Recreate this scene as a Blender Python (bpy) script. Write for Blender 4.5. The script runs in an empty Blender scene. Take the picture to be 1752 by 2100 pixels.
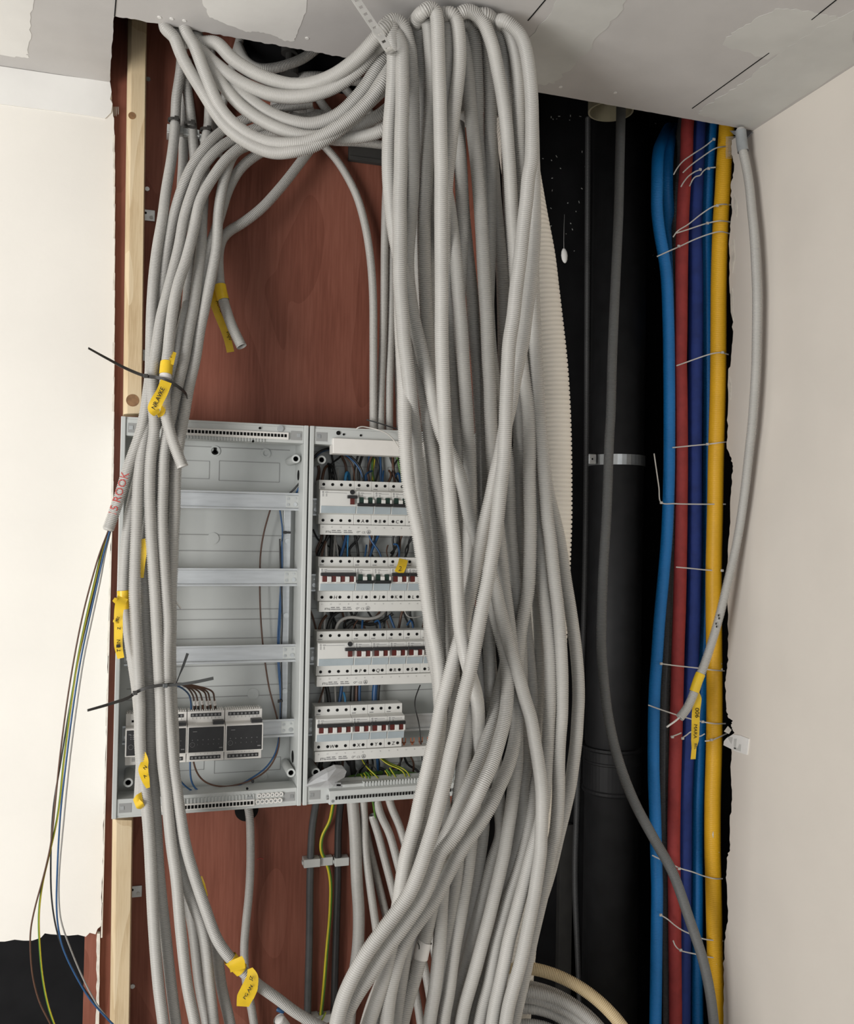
import bpy, math, random
import numpy as np
from mathutils import Vector, Matrix

random.seed(7)
SC = bpy.context.scene
COL = SC.collection

# ------------------------------------------------------------------ camera
F = 1890.0
CAM = np.array([0.0, 0.0, 1.6])


def _u(v):
    v = np.array(v, float)
    return v / np.linalg.norm(v)


_Y = _u([289 - 876, 1050 - 1076, -F])
_Z = _u([0.0176, 1.0, (-587 * 0.0176 - 26) / F])
_Z = _u(_Z - _Y * _Z.dot(_Y))
_X = np.cross(_Y, _Z)
RM = np.array([_X, _Y, _Z])

cd = bpy.data.cameras.new('camera')
cd.sensor_fit = 'HORIZONTAL'
cd.sensor_width = 36.0
cd.lens = 36.0 * F / 1752.0
cd.clip_start = 0.02
cam = bpy.data.objects.new('camera', cd)
COL.objects.link(cam)
M = Matrix([list(RM[0]), list(RM[1]), list(RM[2])]).to_4x4()
M.translation = Vector(CAM)
cam.matrix_world = M
SC.camera = cam

# ------------------------------------------------------------------ light
SC.view_settings.view_transform = 'Standard'
SC.view_settings.look = 'None'
SC.view_settings.gamma = 1.0
SC.view_settings.use_curve_mapping = False
SC.view_settings.exposure = 0.0

w = bpy.data.worlds.new('daylight')
SC.world = w
w.use_nodes = True
w.node_tree.nodes['Background'].inputs[0].default_value = (0.86, 0.94, 1.0, 1)
w.node_tree.nodes['Background'].inputs[1].default_value = 0.10

ld = bpy.data.lights.new('window_light', 'AREA')
ld.shape = 'RECTANGLE'
ld.size = 1.3
ld.size_y = 1.6
ld.energy = 83
ld.color = (1.0, 0.98, 0.955)
lo = bpy.data.objects.new('window_light', ld)
COL.objects.link(lo)
lo.location = (-2.05, -0.20, 1.10)
lo.rotation_euler = (Vector((0.4, 1.7, 1.30)) - lo.location).to_track_quat('-Z', 'Y').to_euler()

l2 = bpy.data.lights.new('rear_fill_light', 'AREA')  # added fill from behind the camera, brightens the shaft pipes and front faces
l2.shape = 'RECTANGLE'
l2.size = 1.4
l2.size_y = 1.3
l2.energy = 14
l2.color = (0.96, 0.98, 1.0)
l2o = bpy.data.objects.new('rear_fill_light', l2)
COL.objects.link(l2o)
l2o.location = (0.0, -2.3, 1.35)
l2o.rotation_euler = (Vector((0.7, 1.8, 1.4)) - l2o.location).to_track_quat('-Z', 'Y').to_euler()


# ------------------------------------------------------------------ helpers
def ray(px, py):
    return RM @ np.array([px - 876.0, 1050.0 - py, -F])


def at(px, py, Y):
    d = ray(px, py)
    return CAM + d * (Y / d[1])


def at_x(px, py, X):
    d = ray(px, py)
    return CAM + d * (X / d[0])


def at_z(px, py, Z):
    d = ray(px, py)
    return CAM + d * ((Z - CAM[2]) / d[2])


MATS = {}


def mat(name, col, rough=0.5, metal=0.0, var=0.0, var_scale=30.0, bump=0.0, bump_scale=200.0, alpha=1.0,
        dark=None, objvar=0.0, spec=0.5, trans=0.0, stretch=(1, 1, 1), bdist=0.002):
    m = bpy.data.materials.new(name)
    m.use_nodes = True
    nt = m.node_tree
    b = nt.nodes['Principled BSDF']
    b.inputs['Roughness'].default_value = rough
    b.inputs['Metallic'].default_value = metal
    b.inputs['Specular IOR Level'].default_value = spec
    b.inputs['Alpha'].default_value = alpha
    b.inputs['Transmission Weight'].default_value = trans
    c4 = (*col, 1)
    b.inputs['Base Color'].default_value = c4
    tc = nt.nodes.new('ShaderNodeTexCoord')
    mp = nt.nodes.new('ShaderNodeMapping')
    mp.inputs['Scale'].default_value = stretch
    nt.links.new(tc.outputs['Object'], mp.inputs['Vector'])
    out = None
    if var > 0:
        n = nt.nodes.new('ShaderNodeTexNoise')
        n.inputs['Scale'].default_value = var_scale
        n.inputs['Detail'].default_value = 5
        nt.links.new(mp.outputs[0], n.inputs['Vector'])
        r = nt.nodes.new('ShaderNodeValToRGB')
        d = dark or tuple(c * (1 - var) for c in col)
        r.color_ramp.elements[0].position = 0.3
        r.color_ramp.elements[1].position = 0.62
        r.color_ramp.elements[0].color = (*d, 1)
        r.color_ramp.elements[1].color = c4
        nt.links.new(n.outputs[0], r.inputs[0])
        out = r.outputs[0]
    if objvar > 0:
        oi = nt.nodes.new('ShaderNodeObjectInfo')
        mr = nt.nodes.new('ShaderNodeMapRange')
        mr.inputs[3].default_value = 1 - objvar
        mr.inputs[4].default_value = 1 + objvar * 0.5
        nt.links.new(oi.outputs['Random'], mr.inputs[0])
        mx = nt.nodes.new('ShaderNodeMix')
        mx.data_type = 'RGBA'
        mx.blend_type = 'MULTIPLY'
        mx.inputs[0].default_value = 1
        if out:
            nt.links.new(out, mx.inputs[6])
        else:
            mx.inputs[6].default_value = c4
        nt.links.new(mr.outputs[0], mx.inputs[7])
        out = mx.outputs[2]
    if out:
        nt.links.new(out, b.inputs['Base Color'])
    if bump > 0:
        n2 = nt.nodes.new('ShaderNodeTexNoise')
        n2.inputs['Scale'].default_value = bump_scale
        n2.inputs['Detail'].default_value = 4
        nt.links.new(mp.outputs[0], n2.inputs['Vector'])
        bp = nt.nodes.new('ShaderNodeBump')
        bp.inputs['Strength'].default_value = bump
        bp.inputs['Distance'].default_value = bdist
        nt.links.new(n2.outputs[0], bp.inputs['Height'])
        nt.links.new(bp.outputs[0], b.inputs['Normal'])
    MATS[name] = m
    return m


def wood_mat(name, c0, c1, c2, scale=1.0, rough=0.55, distort=9.0, fig=0.5):
    m = bpy.data.materials.new(name)
    m.use_nodes = True
    nt = m.node_tree
    b = nt.nodes['Principled BSDF']
    b.inputs['Roughness'].default_value = rough
    b.inputs['Specular IOR Level'].default_value = 0.25
    tc = nt.nodes.new('ShaderNodeTexCoord')

    def mapped(sx, sz):
        mp = nt.nodes.new('ShaderNodeMapping')
        mp.inputs['Scale'].default_value = (sx, sx, sz)
        nt.links.new(tc.outputs['Object'], mp.inputs['Vector'])
        return mp.outputs[0]
    big = nt.nodes.new('ShaderNodeTexNoise')          # broad growth-ring figure: bands of a slow noise
    big.inputs['Scale'].default_value = 1.0
    big.inputs['Detail'].default_value = 1.5
    big.inputs['Distortion'].default_value = 0.4
    nt.links.new(mapped(scale * 2.6, scale * 0.7), big.inputs['Vector'])
    mu = nt.nodes.new('ShaderNodeMath')
    mu.operation = 'MULTIPLY'
    mu.inputs[1].default_value = distort
    nt.links.new(big.outputs[0], mu.inputs[0])
    fr = nt.nodes.new('ShaderNodeMath')
    fr.operation = 'FRACT'
    nt.links.new(mu.outputs[0], fr.inputs[0])
    fine = nt.nodes.new('ShaderNodeTexNoise')
    fine.inputs['Scale'].default_value = 1.0
    fine.inputs['Detail'].default_value = 6
    nt.links.new(mapped(scale * 130, scale * 7), fine.inputs['Vector'])
    patch = nt.nodes.new('ShaderNodeTexNoise')
    patch.inputs['Scale'].default_value = 1.0
    patch.inputs['Detail'].default_value = 4
    nt.links.new(mapped(scale * 5, scale * 2.5), patch.inputs['Vector'])
    m1 = nt.nodes.new('ShaderNodeMix')
    m1.inputs[0].default_value = 0.5
    nt.links.new(fine.outputs[0], m1.inputs[2])
    nt.links.new(patch.outputs[0], m1.inputs[3])
    mx = nt.nodes.new('ShaderNodeMix')
    mx.inputs[0].default_value = 1 - fig
    nt.links.new(fr.outputs[0], mx.inputs[2])
    nt.links.new(m1.outputs[0], mx.inputs[3])
    r = nt.nodes.new('ShaderNodeValToRGB')
    e = r.color_ramp.elements
    e[0].position = 0.30
    e[0].color = (*c0, 1)
    e[1].position = 0.68
    e[1].color = (*c2, 1)
    k = e.new(0.48)
    k.color = (*c1, 1)
    nt.links.new(mx.outputs[0], r.inputs[0])
    nt.links.new(r.outputs[0], b.inputs['Base Color'])
    MATS[name] = m
    return m


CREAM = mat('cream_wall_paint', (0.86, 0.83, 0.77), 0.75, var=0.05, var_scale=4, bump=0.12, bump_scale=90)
CREAM2 = mat('cream_paint_dimmed', (0.76, 0.71, 0.64), 0.75, var=0.05, var_scale=5, bump=0.15, bump_scale=60)  # same cream paint, darkened to match the weaker light on the side wall
PLASTER = mat('white_jointing_plaster', (0.83, 0.82, 0.79), 0.8, var=0.07, var_scale=9, bump=0.2, bump_scale=50)
PLASTERG = mat('thin_grey_plaster_wash', (0.63, 0.63, 0.60), 0.8, var=0.14, var_scale=7, bump=0.15, bump_scale=60)
BOARDP = mat('plasterboard_paper', (0.57, 0.555, 0.54), 0.8, var=0.06, var_scale=12, bump=0.05, bump_scale=300)
GYPSUM = mat('raw_gypsum_edge', (0.78, 0.74, 0.66), 0.9, var=0.25, var_scale=60, bump=0.6, bump_scale=150)
REDWOOD = wood_mat('red_plywood', (0.15, 0.048, 0.030), (0.215, 0.075, 0.049), (0.27, 0.103, 0.070), 1.6, 0.55, 9.0, 0.12)
PINE = wood_mat('planed_pine', (0.52, 0.38, 0.22), (0.66, 0.52, 0.33), (0.72, 0.59, 0.40), 3.0, 0.6, 5.0, 0.2)
KNOT = mat('pine_knot', (0.30, 0.16, 0.07), 0.6, var=0.4, var_scale=80)
BLACKV = mat('void_shade_black', (0.017, 0.017, 0.018), 0.9, spec=0.1, var=0.3, var_scale=12)  # near-black colour partly stands in for the deep shade of the void
BLACKP = mat('black_pipe_plastic', (0.017, 0.017, 0.018), 0.55, spec=0.3, var=0.3, var_scale=25)
DGREY = mat('dark_grey_timber', (0.045, 0.043, 0.04), 0.9, var=0.3, var_scale=20)
FLOORM = mat('grey_screed', (0.42, 0.40, 0.37), 0.85, var=0.2, var_scale=6)
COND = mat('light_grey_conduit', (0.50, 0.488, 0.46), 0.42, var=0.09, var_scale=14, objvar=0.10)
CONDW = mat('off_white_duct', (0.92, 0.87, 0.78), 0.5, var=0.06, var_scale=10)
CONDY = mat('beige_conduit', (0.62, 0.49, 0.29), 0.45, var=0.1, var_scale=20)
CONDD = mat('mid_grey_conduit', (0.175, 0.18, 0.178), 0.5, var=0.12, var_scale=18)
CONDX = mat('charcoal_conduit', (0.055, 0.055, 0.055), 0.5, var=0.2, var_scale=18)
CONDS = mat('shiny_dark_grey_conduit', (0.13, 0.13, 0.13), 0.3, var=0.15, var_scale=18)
BLUEP = mat('bright_blue_pipe', (0.008, 0.215, 0.60), 0.45, var=0.12, var_scale=14)
DBLUE = mat('dark_blue_foam_sleeve', (0.016, 0.045, 0.25), 0.7, var=0.25, var_scale=40, bump=0.5, bump_scale=90)
REDP = mat('red_foam_sleeve', (0.38, 0.045, 0.042), 0.7, var=0.2, var_scale=50, bump=0.5, bump_scale=90)
YELP = mat('yellow_gas_pipe', (0.95, 0.52, 0.02), 0.45, var=0.1, var_scale=16)
CREAMP = mat('cream_drain_pipe', (0.50, 0.46, 0.32), 0.5, var=0.1, var_scale=20)
TAPE = mat('yellow_label_tape', (0.84, 0.56, 0.025), 0.38, var=0.12, var_scale=50)
WTAPE = mat('white_tape', (0.76, 0.74, 0.71), 0.4, var=0.05, var_scale=50)
INK = mat('black_marker_ink', (0.02, 0.018, 0.015), 0.6, var=0.2, var_scale=200)
RINK = mat('red_marker_ink', (0.50, 0.07, 0.06), 0.6, var=0.2, var_scale=200)
GINK = mat('grey_print', (0.25, 0.25, 0.25), 0.6, var=0.2, var_scale=200)
ENC = mat('light_grey_enclosure_plastic', (0.56, 0.58, 0.565), 0.42, var=0.05, var_scale=12)
ENCD = mat('grey_enclosure_recess', (0.33, 0.335, 0.33), 0.5, var=0.08, var_scale=20)
RAILM = mat('galvanised_rail', (0.58, 0.60, 0.61), 0.38, metal=0.55, var=0.12, var_scale=20, stretch=(1, 1, 8))
STEEL = mat('galvanised_steel', (0.60, 0.62, 0.62), 0.35, metal=0.8, var=0.25, var_scale=40)
STRAPM = mat('perforated_steel_strap', (0.70, 0.70, 0.68), 0.4, metal=0.5, var=0.15, var_scale=60)
MCBW = mat('breaker_white_plastic', (0.70, 0.70, 0.67), 0.4, var=0.04, var_scale=30)
MCBG = mat('breaker_label_window', (0.42, 0.48, 0.51), 0.12, var=0.15, var_scale=18)
BLK = mat('black_plastic', (0.022, 0.022, 0.023), 0.4, var=0.2, var_scale=60)
HOLE = mat('dark_hole', (0.012, 0.012, 0.012), 0.9, var=0.2, var_scale=60, spec=0.1)
REDI = mat('red_indicator', (0.115, 0.022, 0.018), 0.35, var=0.15, var_scale=60)
GRNI = mat('green_indicator', (0.012, 0.035, 0.026), 0.4, var=0.2, var_scale=60)
COPPER = mat('copper_fork', (0.66, 0.25, 0.14), 0.35, metal=0.6, var=0.15, var_scale=60)
WBLUE = mat('blue_wire', (0.022, 0.085, 0.21), 0.4, var=0.1, var_scale=60)
WLBLUE = mat('light_blue_wire', (0.035, 0.21, 0.42), 0.4, var=0.1, var_scale=60)
WBRN = mat('brown_wire', (0.105, 0.05, 0.03), 0.4, var=0.15, var_scale=60)
WBLK = mat('black_wire', (0.02, 0.02, 0.02), 0.4, var=0.2, var_scale=60)
WGRY = mat('grey_wire', (0.34, 0.33, 0.31), 0.4, var=0.1, var_scale=60)
WGRN = mat('green_yellow_wire_green', (0.09, 0.22, 0.03), 0.4, var=0.1, var_scale=60)
WYEL = mat('green_yellow_wire_yellow', (0.62, 0.52, 0.03), 0.4, var=0.1, var_scale=60)
CABG = mat('dark_grey_cable', (0.075, 0.08, 0.082), 0.38, var=0.2, var_scale=60)
TIEW = mat('natural_nylon_tie', (0.62, 0.60, 0.56), 0.35, var=0.08, var_scale=60)
TIEB = mat('dark_nylon_tie', (0.045, 0.043, 0.04), 0.4, var=0.2, var_scale=60)
SADDLE = mat('grey_saddle_plastic', (0.52, 0.53, 0.51), 0.45, var=0.06, var_scale=40)
BRASSW = mat('white_module_plastic', (0.80, 0.78, 0.74), 0.45, var=0.04, var_scale=40)
BAGM = mat('clear_plastic_bag', (0.75, 0.76, 0.77), 0.15, alpha=0.55, var=0.1, var_scale=60, bump=0.5, bump_scale=60)
TAPEG = mat('grey_sealing_tape', (0.34, 0.36, 0.37), 0.6, var=0.15, var_scale=40, bump=0.4, bump_scale=80)

LOC = {}


def wl(o):
    return LOC.get(o.name, np.zeros(3))


class MB:
    def __init__(self):
        self.v = []
        self.f = []
        self.n = 0
        self.cuts = []

    def add(self, verts, faces):
        b = self.n
        self.cuts.append((len(self.v), len(self.f)))
        self.v.extend([tuple(map(float, p)) for p in verts])
        self.f.extend([tuple(int(i) + b for i in f) for f in faces])
        self.n = len(self.v)
        return self

    def box(self, x0, x1, y0, y1, z0, z1):
        V = [(x0, y0, z0), (x1, y0, z0), (x1, y1, z0), (x0, y1, z0), (x0, y0, z1), (x1, y0, z1), (x1, y1, z1), (x0, y1, z1)]
        return self.add(V, [(0, 3, 2, 1), (4, 5, 6, 7), (0, 1, 5, 4), (1, 2, 6, 5), (2, 3, 7, 6), (3, 0, 4, 7)])

    def cyl(self, c, ax, r, length, n=16, r2=None):
        """cylinder from c along unit axis"""
        ax = _u(ax)
        a = np.cross(ax, [0, 0, 1.0])
        if np.linalg.norm(a) < 1e-3:
            a = np.array([1.0, 0, 0])
        a = _u(a)
        b = np.cross(ax, a)
        c = np.array(c, float)
        r2 = r if r2 is None else r2
        V = []
        for k, rr in ((0, r), (1, r2)):
            for i in range(n):
                t = 2 * math.pi * i / n
                V.append(c + ax * length * k + rr * (math.cos(t) * a + math.sin(t) * b))
        Fs = [(i, (i + 1) % n, n + (i + 1) % n, n + i) for i in range(n)]
        Fs += [tuple(range(n))[::-1], tuple(range(n, 2 * n))]
        return self.add(V, Fs)

    def ring(self, c, ax, ro, ri, length, n=24):
        ax = _u(ax)
        a = np.cross(ax, [0, 0, 1.0])
        if np.linalg.norm(a) < 1e-3:
            a = np.array([1.0, 0, 0])
        a = _u(a)
        b = np.cross(ax, a)
        c = np.array(c, float)
        V = []
        for k, rr in ((0, ro), (1, ro), (1, ri), (0, ri)):
            for i in range(n):
                t = 2 * math.pi * i / n
                V.append(c + ax * length * k + rr * (math.cos(t) * a + math.sin(t) * b))
        Fs = []
        for q in range(4):
            o, p = q * n, ((q + 1) % 4) * n
            Fs += [(o + i, o + (i + 1) % n, p + (i + 1) % n, p + i) for i in range(n)]
        return self.add(V, Fs)

    def extrude(self, poly, axis, d):
        """poly: list of 3d points (planar); extrude by vector d"""
        n = len(poly)
        P = [np.array(p, float) for p in poly]
        d = np.array(d, float)
        V = P + [p + d for p in P]
        Fs = [tuple(range(n)), tuple(range(n, 2 * n))[::-1]]
        Fs += [(i, n + i, n + (i + 1) % n, (i + 1) % n) for i in range(n)]
        return self.add(V, Fs)

    def tube(self, P, r, sides=8, step=0.006, flat=1.0, cap=True):
        V, Fs = tube_arrays(P, r, None, 0, sides, 1, step, flat)
        self.add(V, Fs)
        return self

    def build(self, name, material, parent=None, smooth=False, bevel=0.0, label=None, origin=None, split=False):
        if split and len(self.cuts) > 1:          # every piece an object of its own
            ends = self.cuts[1:] + [(len(self.v), len(self.f))]
            o = None
            for (a, fa), (b, fb) in zip(self.cuts, ends):
                m = MB()
                m.add(self.v[a:b], [tuple(i - a for i in f) for f in self.f[fa:fb]])
                o = m.build(name, material, parent, smooth, bevel, label, origin)
            return o
        V = np.array(self.v)
        if parent is not None:
            off = wl(parent)
        elif origin is not None:
            off = np.array(origin, float)
        else:
            lo_, hi_ = V.min(0), V.max(0)
            off = np.array([(lo_[0] + hi_[0]) / 2, (lo_[1] + hi_[1]) / 2, lo_[2]])
        me = bpy.data.meshes.new(name)
        me.from_pydata([tuple(p) for p in (V - off)], [], self.f)
        me.materials.append(material)
        if smooth:
            me.polygons.foreach_set('use_smooth', [True] * len(me.polygons))
        me.update()
        o = bpy.data.objects.new(name, me)
        COL.objects.link(o)
        if parent is not None:
            o.parent = parent
        else:
            o.location = off
        LOC[o.name] = off
        if bevel > 0:
            m = o.modifiers.new('bevel', 'BEVEL')
            m.width = bevel
            m.segments = 2
            m.limit_method = 'ANGLE'
        if label:
            o['label'] = label
        return o


def catmull(P, n=14):
    P = np.array(P, float)
    if len(P) == 2:
        return np.array([P[0] + (P[1] - P[0]) * t for t in np.linspace(0, 1, n)])
    Q = np.vstack([2 * P[0] - P[1], P, 2 * P[-1] - P[-2]])
    out = []
    for i in range(1, len(Q) - 2):
        p0, p1, p2, p3 = Q[i - 1:i + 3]
        t0 = 0.0
        t1 = t0 + max(np.linalg.norm(p1 - p0), 1e-6) ** 0.5
        t2 = t1 + max(np.linalg.norm(p2 - p1), 1e-6) ** 0.5
        t3 = t2 + max(np.linalg.norm(p3 - p2), 1e-6) ** 0.5
        t = np.linspace(t1, t2, n, endpoint=False)[:, None]
        a1 = (t1 - t) / (t1 - t0) * p0 + (t - t0) / (t1 - t0) * p1
        a2 = (t2 - t) / (t2 - t1) * p1 + (t - t1) / (t2 - t1) * p2
        a3 = (t3 - t) / (t3 - t2) * p2 + (t - t2) / (t3 - t2) * p3
        b1 = (t2 - t) / (t2 - t0) * a1 + (t - t0) / (t2 - t0) * a2
        b2 = (t3 - t) / (t3 - t1) * a2 + (t - t1) / (t3 - t1) * a3
        out.append((t2 - t) / (t2 - t1) * b1 + (t - t1) / (t2 - t1) * b2)
    out.append(P[-1:])
    return np.vstack(out)


def resample(C, step):
    d = np.linalg.norm(np.diff(C, axis=0), axis=1)
    s = np.concatenate([[0], np.cumsum(d)])
    n = max(int(s[-1] / step), 2)
    q = np.linspace(0, s[-1], n + 1)
    R = np.stack([np.interp(q, s, C[:, k]) for k in range(3)], 1)
    if len(R) > 8:                     # soften kinks
        wdw = max(1, int(0.012 / step))
        if wdw > 1 and len(R) > 4 * wdw:
            pad = np.vstack([np.repeat(R[:1], wdw, 0), R, np.repeat(R[-1:], wdw, 0)])
            kern = np.ones(2 * wdw + 1) / (2 * wdw + 1)
            S = np.stack([np.convolve(pad[:, k], kern, 'valid') for k in range(3)], 1)
            S[0], S[-1] = R[0], R[-1]
            R = S
    return R


def frames(C):
    T = np.gradient(C, axis=0)
    T /= np.maximum(np.linalg.norm(T, axis=1), 1e-9)[:, None]
    N = np.zeros_like(C)
    n0 = np.cross(T[0], [0.3, 1.0, 0.1])
    n0 /= np.linalg.norm(n0)
    N[0] = n0
    for i in range(1, len(C)):
        v = N[i - 1] - T[i] * T[i].dot(N[i - 1])
        N[i] = v / math.sqrt(v.dot(v))
    return T, N, np.cross(T, N)


def tube_arrays(P, r, pitch, amp, sides, per, step, flat=1.0):
    C = resample(catmull(P), step)
    T, N, B = frames(C)
    n = len(C)
    rad = np.full(n, r)
    if pitch:
        rad[np.arange(n) % per == 0] *= (1 - amp)
    t = np.arange(sides) * 2 * math.pi / sides
    V = C[:, None, :] + rad[:, None, None] * (np.cos(t)[None, :, None] * N[:, None, :] + flat * np.sin(t)[None, :, None] * B[:, None, :])
    V = V.reshape(-1, 3)
    i = np.arange(n - 1)[:, None] * sides
    j = np.arange(sides)[None, :]
    k = (j + 1) % sides
    Fq = np.stack([i + j, i + k, i + sides + k, i + sides + j], -1).reshape(-1, 4)
    return V, Fq


def fast_mesh(name, V, Fq, material):
    me = bpy.data.meshes.new(name)
    me.vertices.add(len(V))
    me.vertices.foreach_set('co', V.astype(np.float32).ravel())
    me.loops.add(Fq.size)
    me.loops.foreach_set('vertex_index', Fq.astype(np.int32).ravel())
    me.polygons.add(len(Fq))
    me.polygons.foreach_set('loop_start', np.arange(0, Fq.size, 4, dtype=np.int32))
    me.polygons.foreach_set('loop_total', np.full(len(Fq), 4, dtype=np.int32))
    me.polygons.foreach_set('use_smooth', np.ones(len(Fq), dtype=bool))
    me.update(calc_edges=True)
    me.materials.append(material)
    return me


def tag(o, label, cat, group=None):
    o['label'] = label
    o['category'] = cat
    if group:
        o['group'] = group
    return o


def struct(o):
    o['kind'] = 'structure'
    return o


def empty(name, loc, label, cat, group=None):
    o = bpy.data.objects.new(name, None)
    o.empty_display_size = 0.02
    COL.objects.link(o)
    o.location = loc
    LOC[o.name] = np.array(loc, float)
    return tag(o, label, cat, group)


def copy_tree(o, dx, parent=None):
    c = o.copy()
    COL.objects.link(c)
    if parent is not None:
        c.parent = parent
    else:
        c.location = o.location + Vector(dx)
        LOC[c.name] = LOC[o.name] + np.array(dx)
    for ch in list(o.children):
        copy_tree(ch, dx, c)
    return c


def run_on(P):
    """anything cut by the bottom edge of the picture carries on towards the floor"""
    P = [np.array(p, float) for p in P]
    q = RM.T @ (P[-1] - CAM)
    if 1050 - F * q[1] / -q[2] > 2094:
        d = _u(_u(P[-1] - P[-2]) * [1, 0.3, 1] + [0, 0, -0.6])
        P += [P[-1] + d * 0.14, P[-1] + d * 0.2 + [0, 0, -0.3]]
    return P


def conduit(name, label, cat, P, r, material, pitch=0.0031, amp=0.26, sides=14, per=4, group=None, plain=False, ext=True):
    P = run_on(P) if ext else [np.array(p, float) for p in P]
    if plain:
        V, Fq = tube_arrays(P, r, None, 0, sides, 1, 0.008)
    else:
        V, Fq = tube_arrays(P, r, pitch, amp, sides, per, pitch / per)
    off = P[-1] if P[-1][2] < P[0][2] else P[0]
    me = fast_mesh(name, V - off, Fq, material)
    o = bpy.data.objects.new(name, me)
    COL.objects.link(o)
    o.location = off
    LOC[o.name] = np.array(off, float)
    return tag(o, label, cat, group)


def pts(L, Y, zmax=None, r=0.0):
    """traced path (x, y of the photograph) set out at depth Y (a number, or knots (y, Y))"""
    out = []
    for p in L:
        if len(p) == 3:
            yy = p[2]
        elif isinstance(Y, (int, float)):
            yy = Y
        else:
            yy = float(np.interp(p[1], [k[0] for k in Y], [k[1] for k in Y]))
        q = at(p[0], p[1], yy)
        if zmax is not None and q[2] + r > zmax and q[1] < 1.66:
            d = ray(p[0], p[1])
            q = CAM + d * ((zmax - r - CAM[2]) / d[2])
        out.append(q)
    return out


_TXT = {}


def text_geo(s):
    if s in _TXT:
        return _TXT[s]
    cu = bpy.data.curves.new('txt', 'FONT')
    cu.body = s
    cu.size = 1.0
    cu.resolution_u = 2
    o = bpy.data.objects.new('txt', cu)
    COL.objects.link(o)
    dg = bpy.context.evaluated_depsgraph_get()
    me = o.evaluated_get(dg).to_mesh()
    V = np.array([v.co[:] for v in me.vertices]).reshape(-1, 3)
    Fs = [tuple(p.vertices) for p in me.polygons]
    bpy.data.objects.remove(o)
    bpy.data.curves.remove(cu)
    if len(V):
        V[:, 0] -= V[:, 0].min()
    _TXT[s] = (V, Fs)
    return _TXT[s]


def put_text(mb, s, pos, size, du=(1, 0, 0), dv=(0, 0, 1), shear=0.0, center=False, thick=1.0):
    V, Fs = text_geo(s)
    if not len(V):
        return mb
    du = _u(du)
    dv = _u(dv)
    u = V[:, 0] * size
    v = V[:, 1] * size
    if center:
        u = u - u.max() / 2
        v = v - v.max() / 2
    u = u + v * shear
    W = np.array(pos, float)[None, :] + u[:, None] * du[None, :] + v[:, None] * dv[None, :]
    return mb.add(W, Fs)


def ribbon(mb, P, width, th=0.0005, wdir=None, n=6):
    """flat strip along P facing the room; width may be a list"""
    C = catmull(P, n)
    T = np.gradient(C, axis=0)
    T /= np.linalg.norm(T, axis=1)[:, None]
    m = len(C)
    wd = np.interp(np.linspace(0, 1, m), np.linspace(0, 1, len(width)), width) if hasattr(width, '__len__') else np.full(m, width)
    V = []
    for i in range(m):
        if wdir is None:
            s = np.cross(T[i], [0, 1.0, 0])
        else:
            s = np.array(wdir, float) - T[i] * T[i].dot(np.array(wdir, float))
        s = _u(s) * wd[i] / 2
        nn = _u(np.cross(s, T[i])) * th
        V += [C[i] - s, C[i] + s, C[i] + s + nn, C[i] - s + nn]
    Fs = []
    for i in range(m - 1):
        a, b = 4 * i, 4 * i + 4
        for k in range(4):
            l = (k + 1) % 4
            Fs.append((a + k, a + l, b + l, b + k))
    Fs += [(0, 1, 2, 3), (4 * m - 4, 4 * m - 1, 4 * m - 2, 4 * m - 3)]
    mb.add(V, Fs)
    return C


def jag(a, b, n, amp, nrm, rnd, keep=True):
    """ragged line of points from a to b"""
    a, b, nrm = (np.array(q, float) for q in (a, b, nrm))
    out = []
    for i in range(n + 1):
        t = i / n
        k = 0 if i in (0, n) else rnd.uniform(-amp, amp)
        out.append(a + (b - a) * t + nrm * k)
    return out


# ------------------------------------------------------------------ the setting
ZC = 2.4653          # underside of the ceiling boards
YE = 1.655           # edge of the cut-out in the ceiling
YW = 1.90            # face of the left wall
XR = 1.2316          # face of the right wall
YB = 1.915           # face of the plywood back board
rnd = random.Random(3)

poly = [(-1.9, -1.4, ZC), (XR, -1.4, ZC), (XR, 1.664, ZC)]
poly += [tuple(p) for p in jag((XR - 0.002, 1.664, ZC), (0.66, 1.657, ZC), 60, 0.0006, (0, 1, 0), rnd)]
poly += [tuple(p) for p in jag((0.655, 1.657, ZC), (-0.0620, 1.646, ZC), 110, 0.0022, (0, 1, 0), rnd)]
poly += [tuple(p) for p in jag((-0.0635, 1.65, ZC), (-0.078, 1.90, ZC), 16, 0.0012, (1, 0, 0), rnd)]
poly += [(-1.9, 1.90, ZC)]
ceil_o = struct(MB().extrude(poly, 2, (0, 0, 0.0125)).build('ceiling', BOARDP))


def ceiling_patch(name, pix, material, d=0.0006, amp=0.004, sub=6, seed=1):
    rr = random.Random(seed)
    P = [at_z(x, y, ZC) for x, y in pix]
    out = []
    for i in range(len(P)):
        a, b = P[i], P[(i + 1) % len(P)]
        nrm = _u(np.cross(b - a, [0, 0, 1.0]))
        out += [tuple(q) for q in jag(a, b, sub, amp, nrm, rr)[:-1]]
    out = [(min(x, XR - 0.0005), min(y, 1.898), z) for x, y, z in out]
    return MB().extrude([(x, y, z - d) for x, y, z in out], 2, (0, 0, d + 0.0005)).build(name, material, ceil_o)


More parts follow.
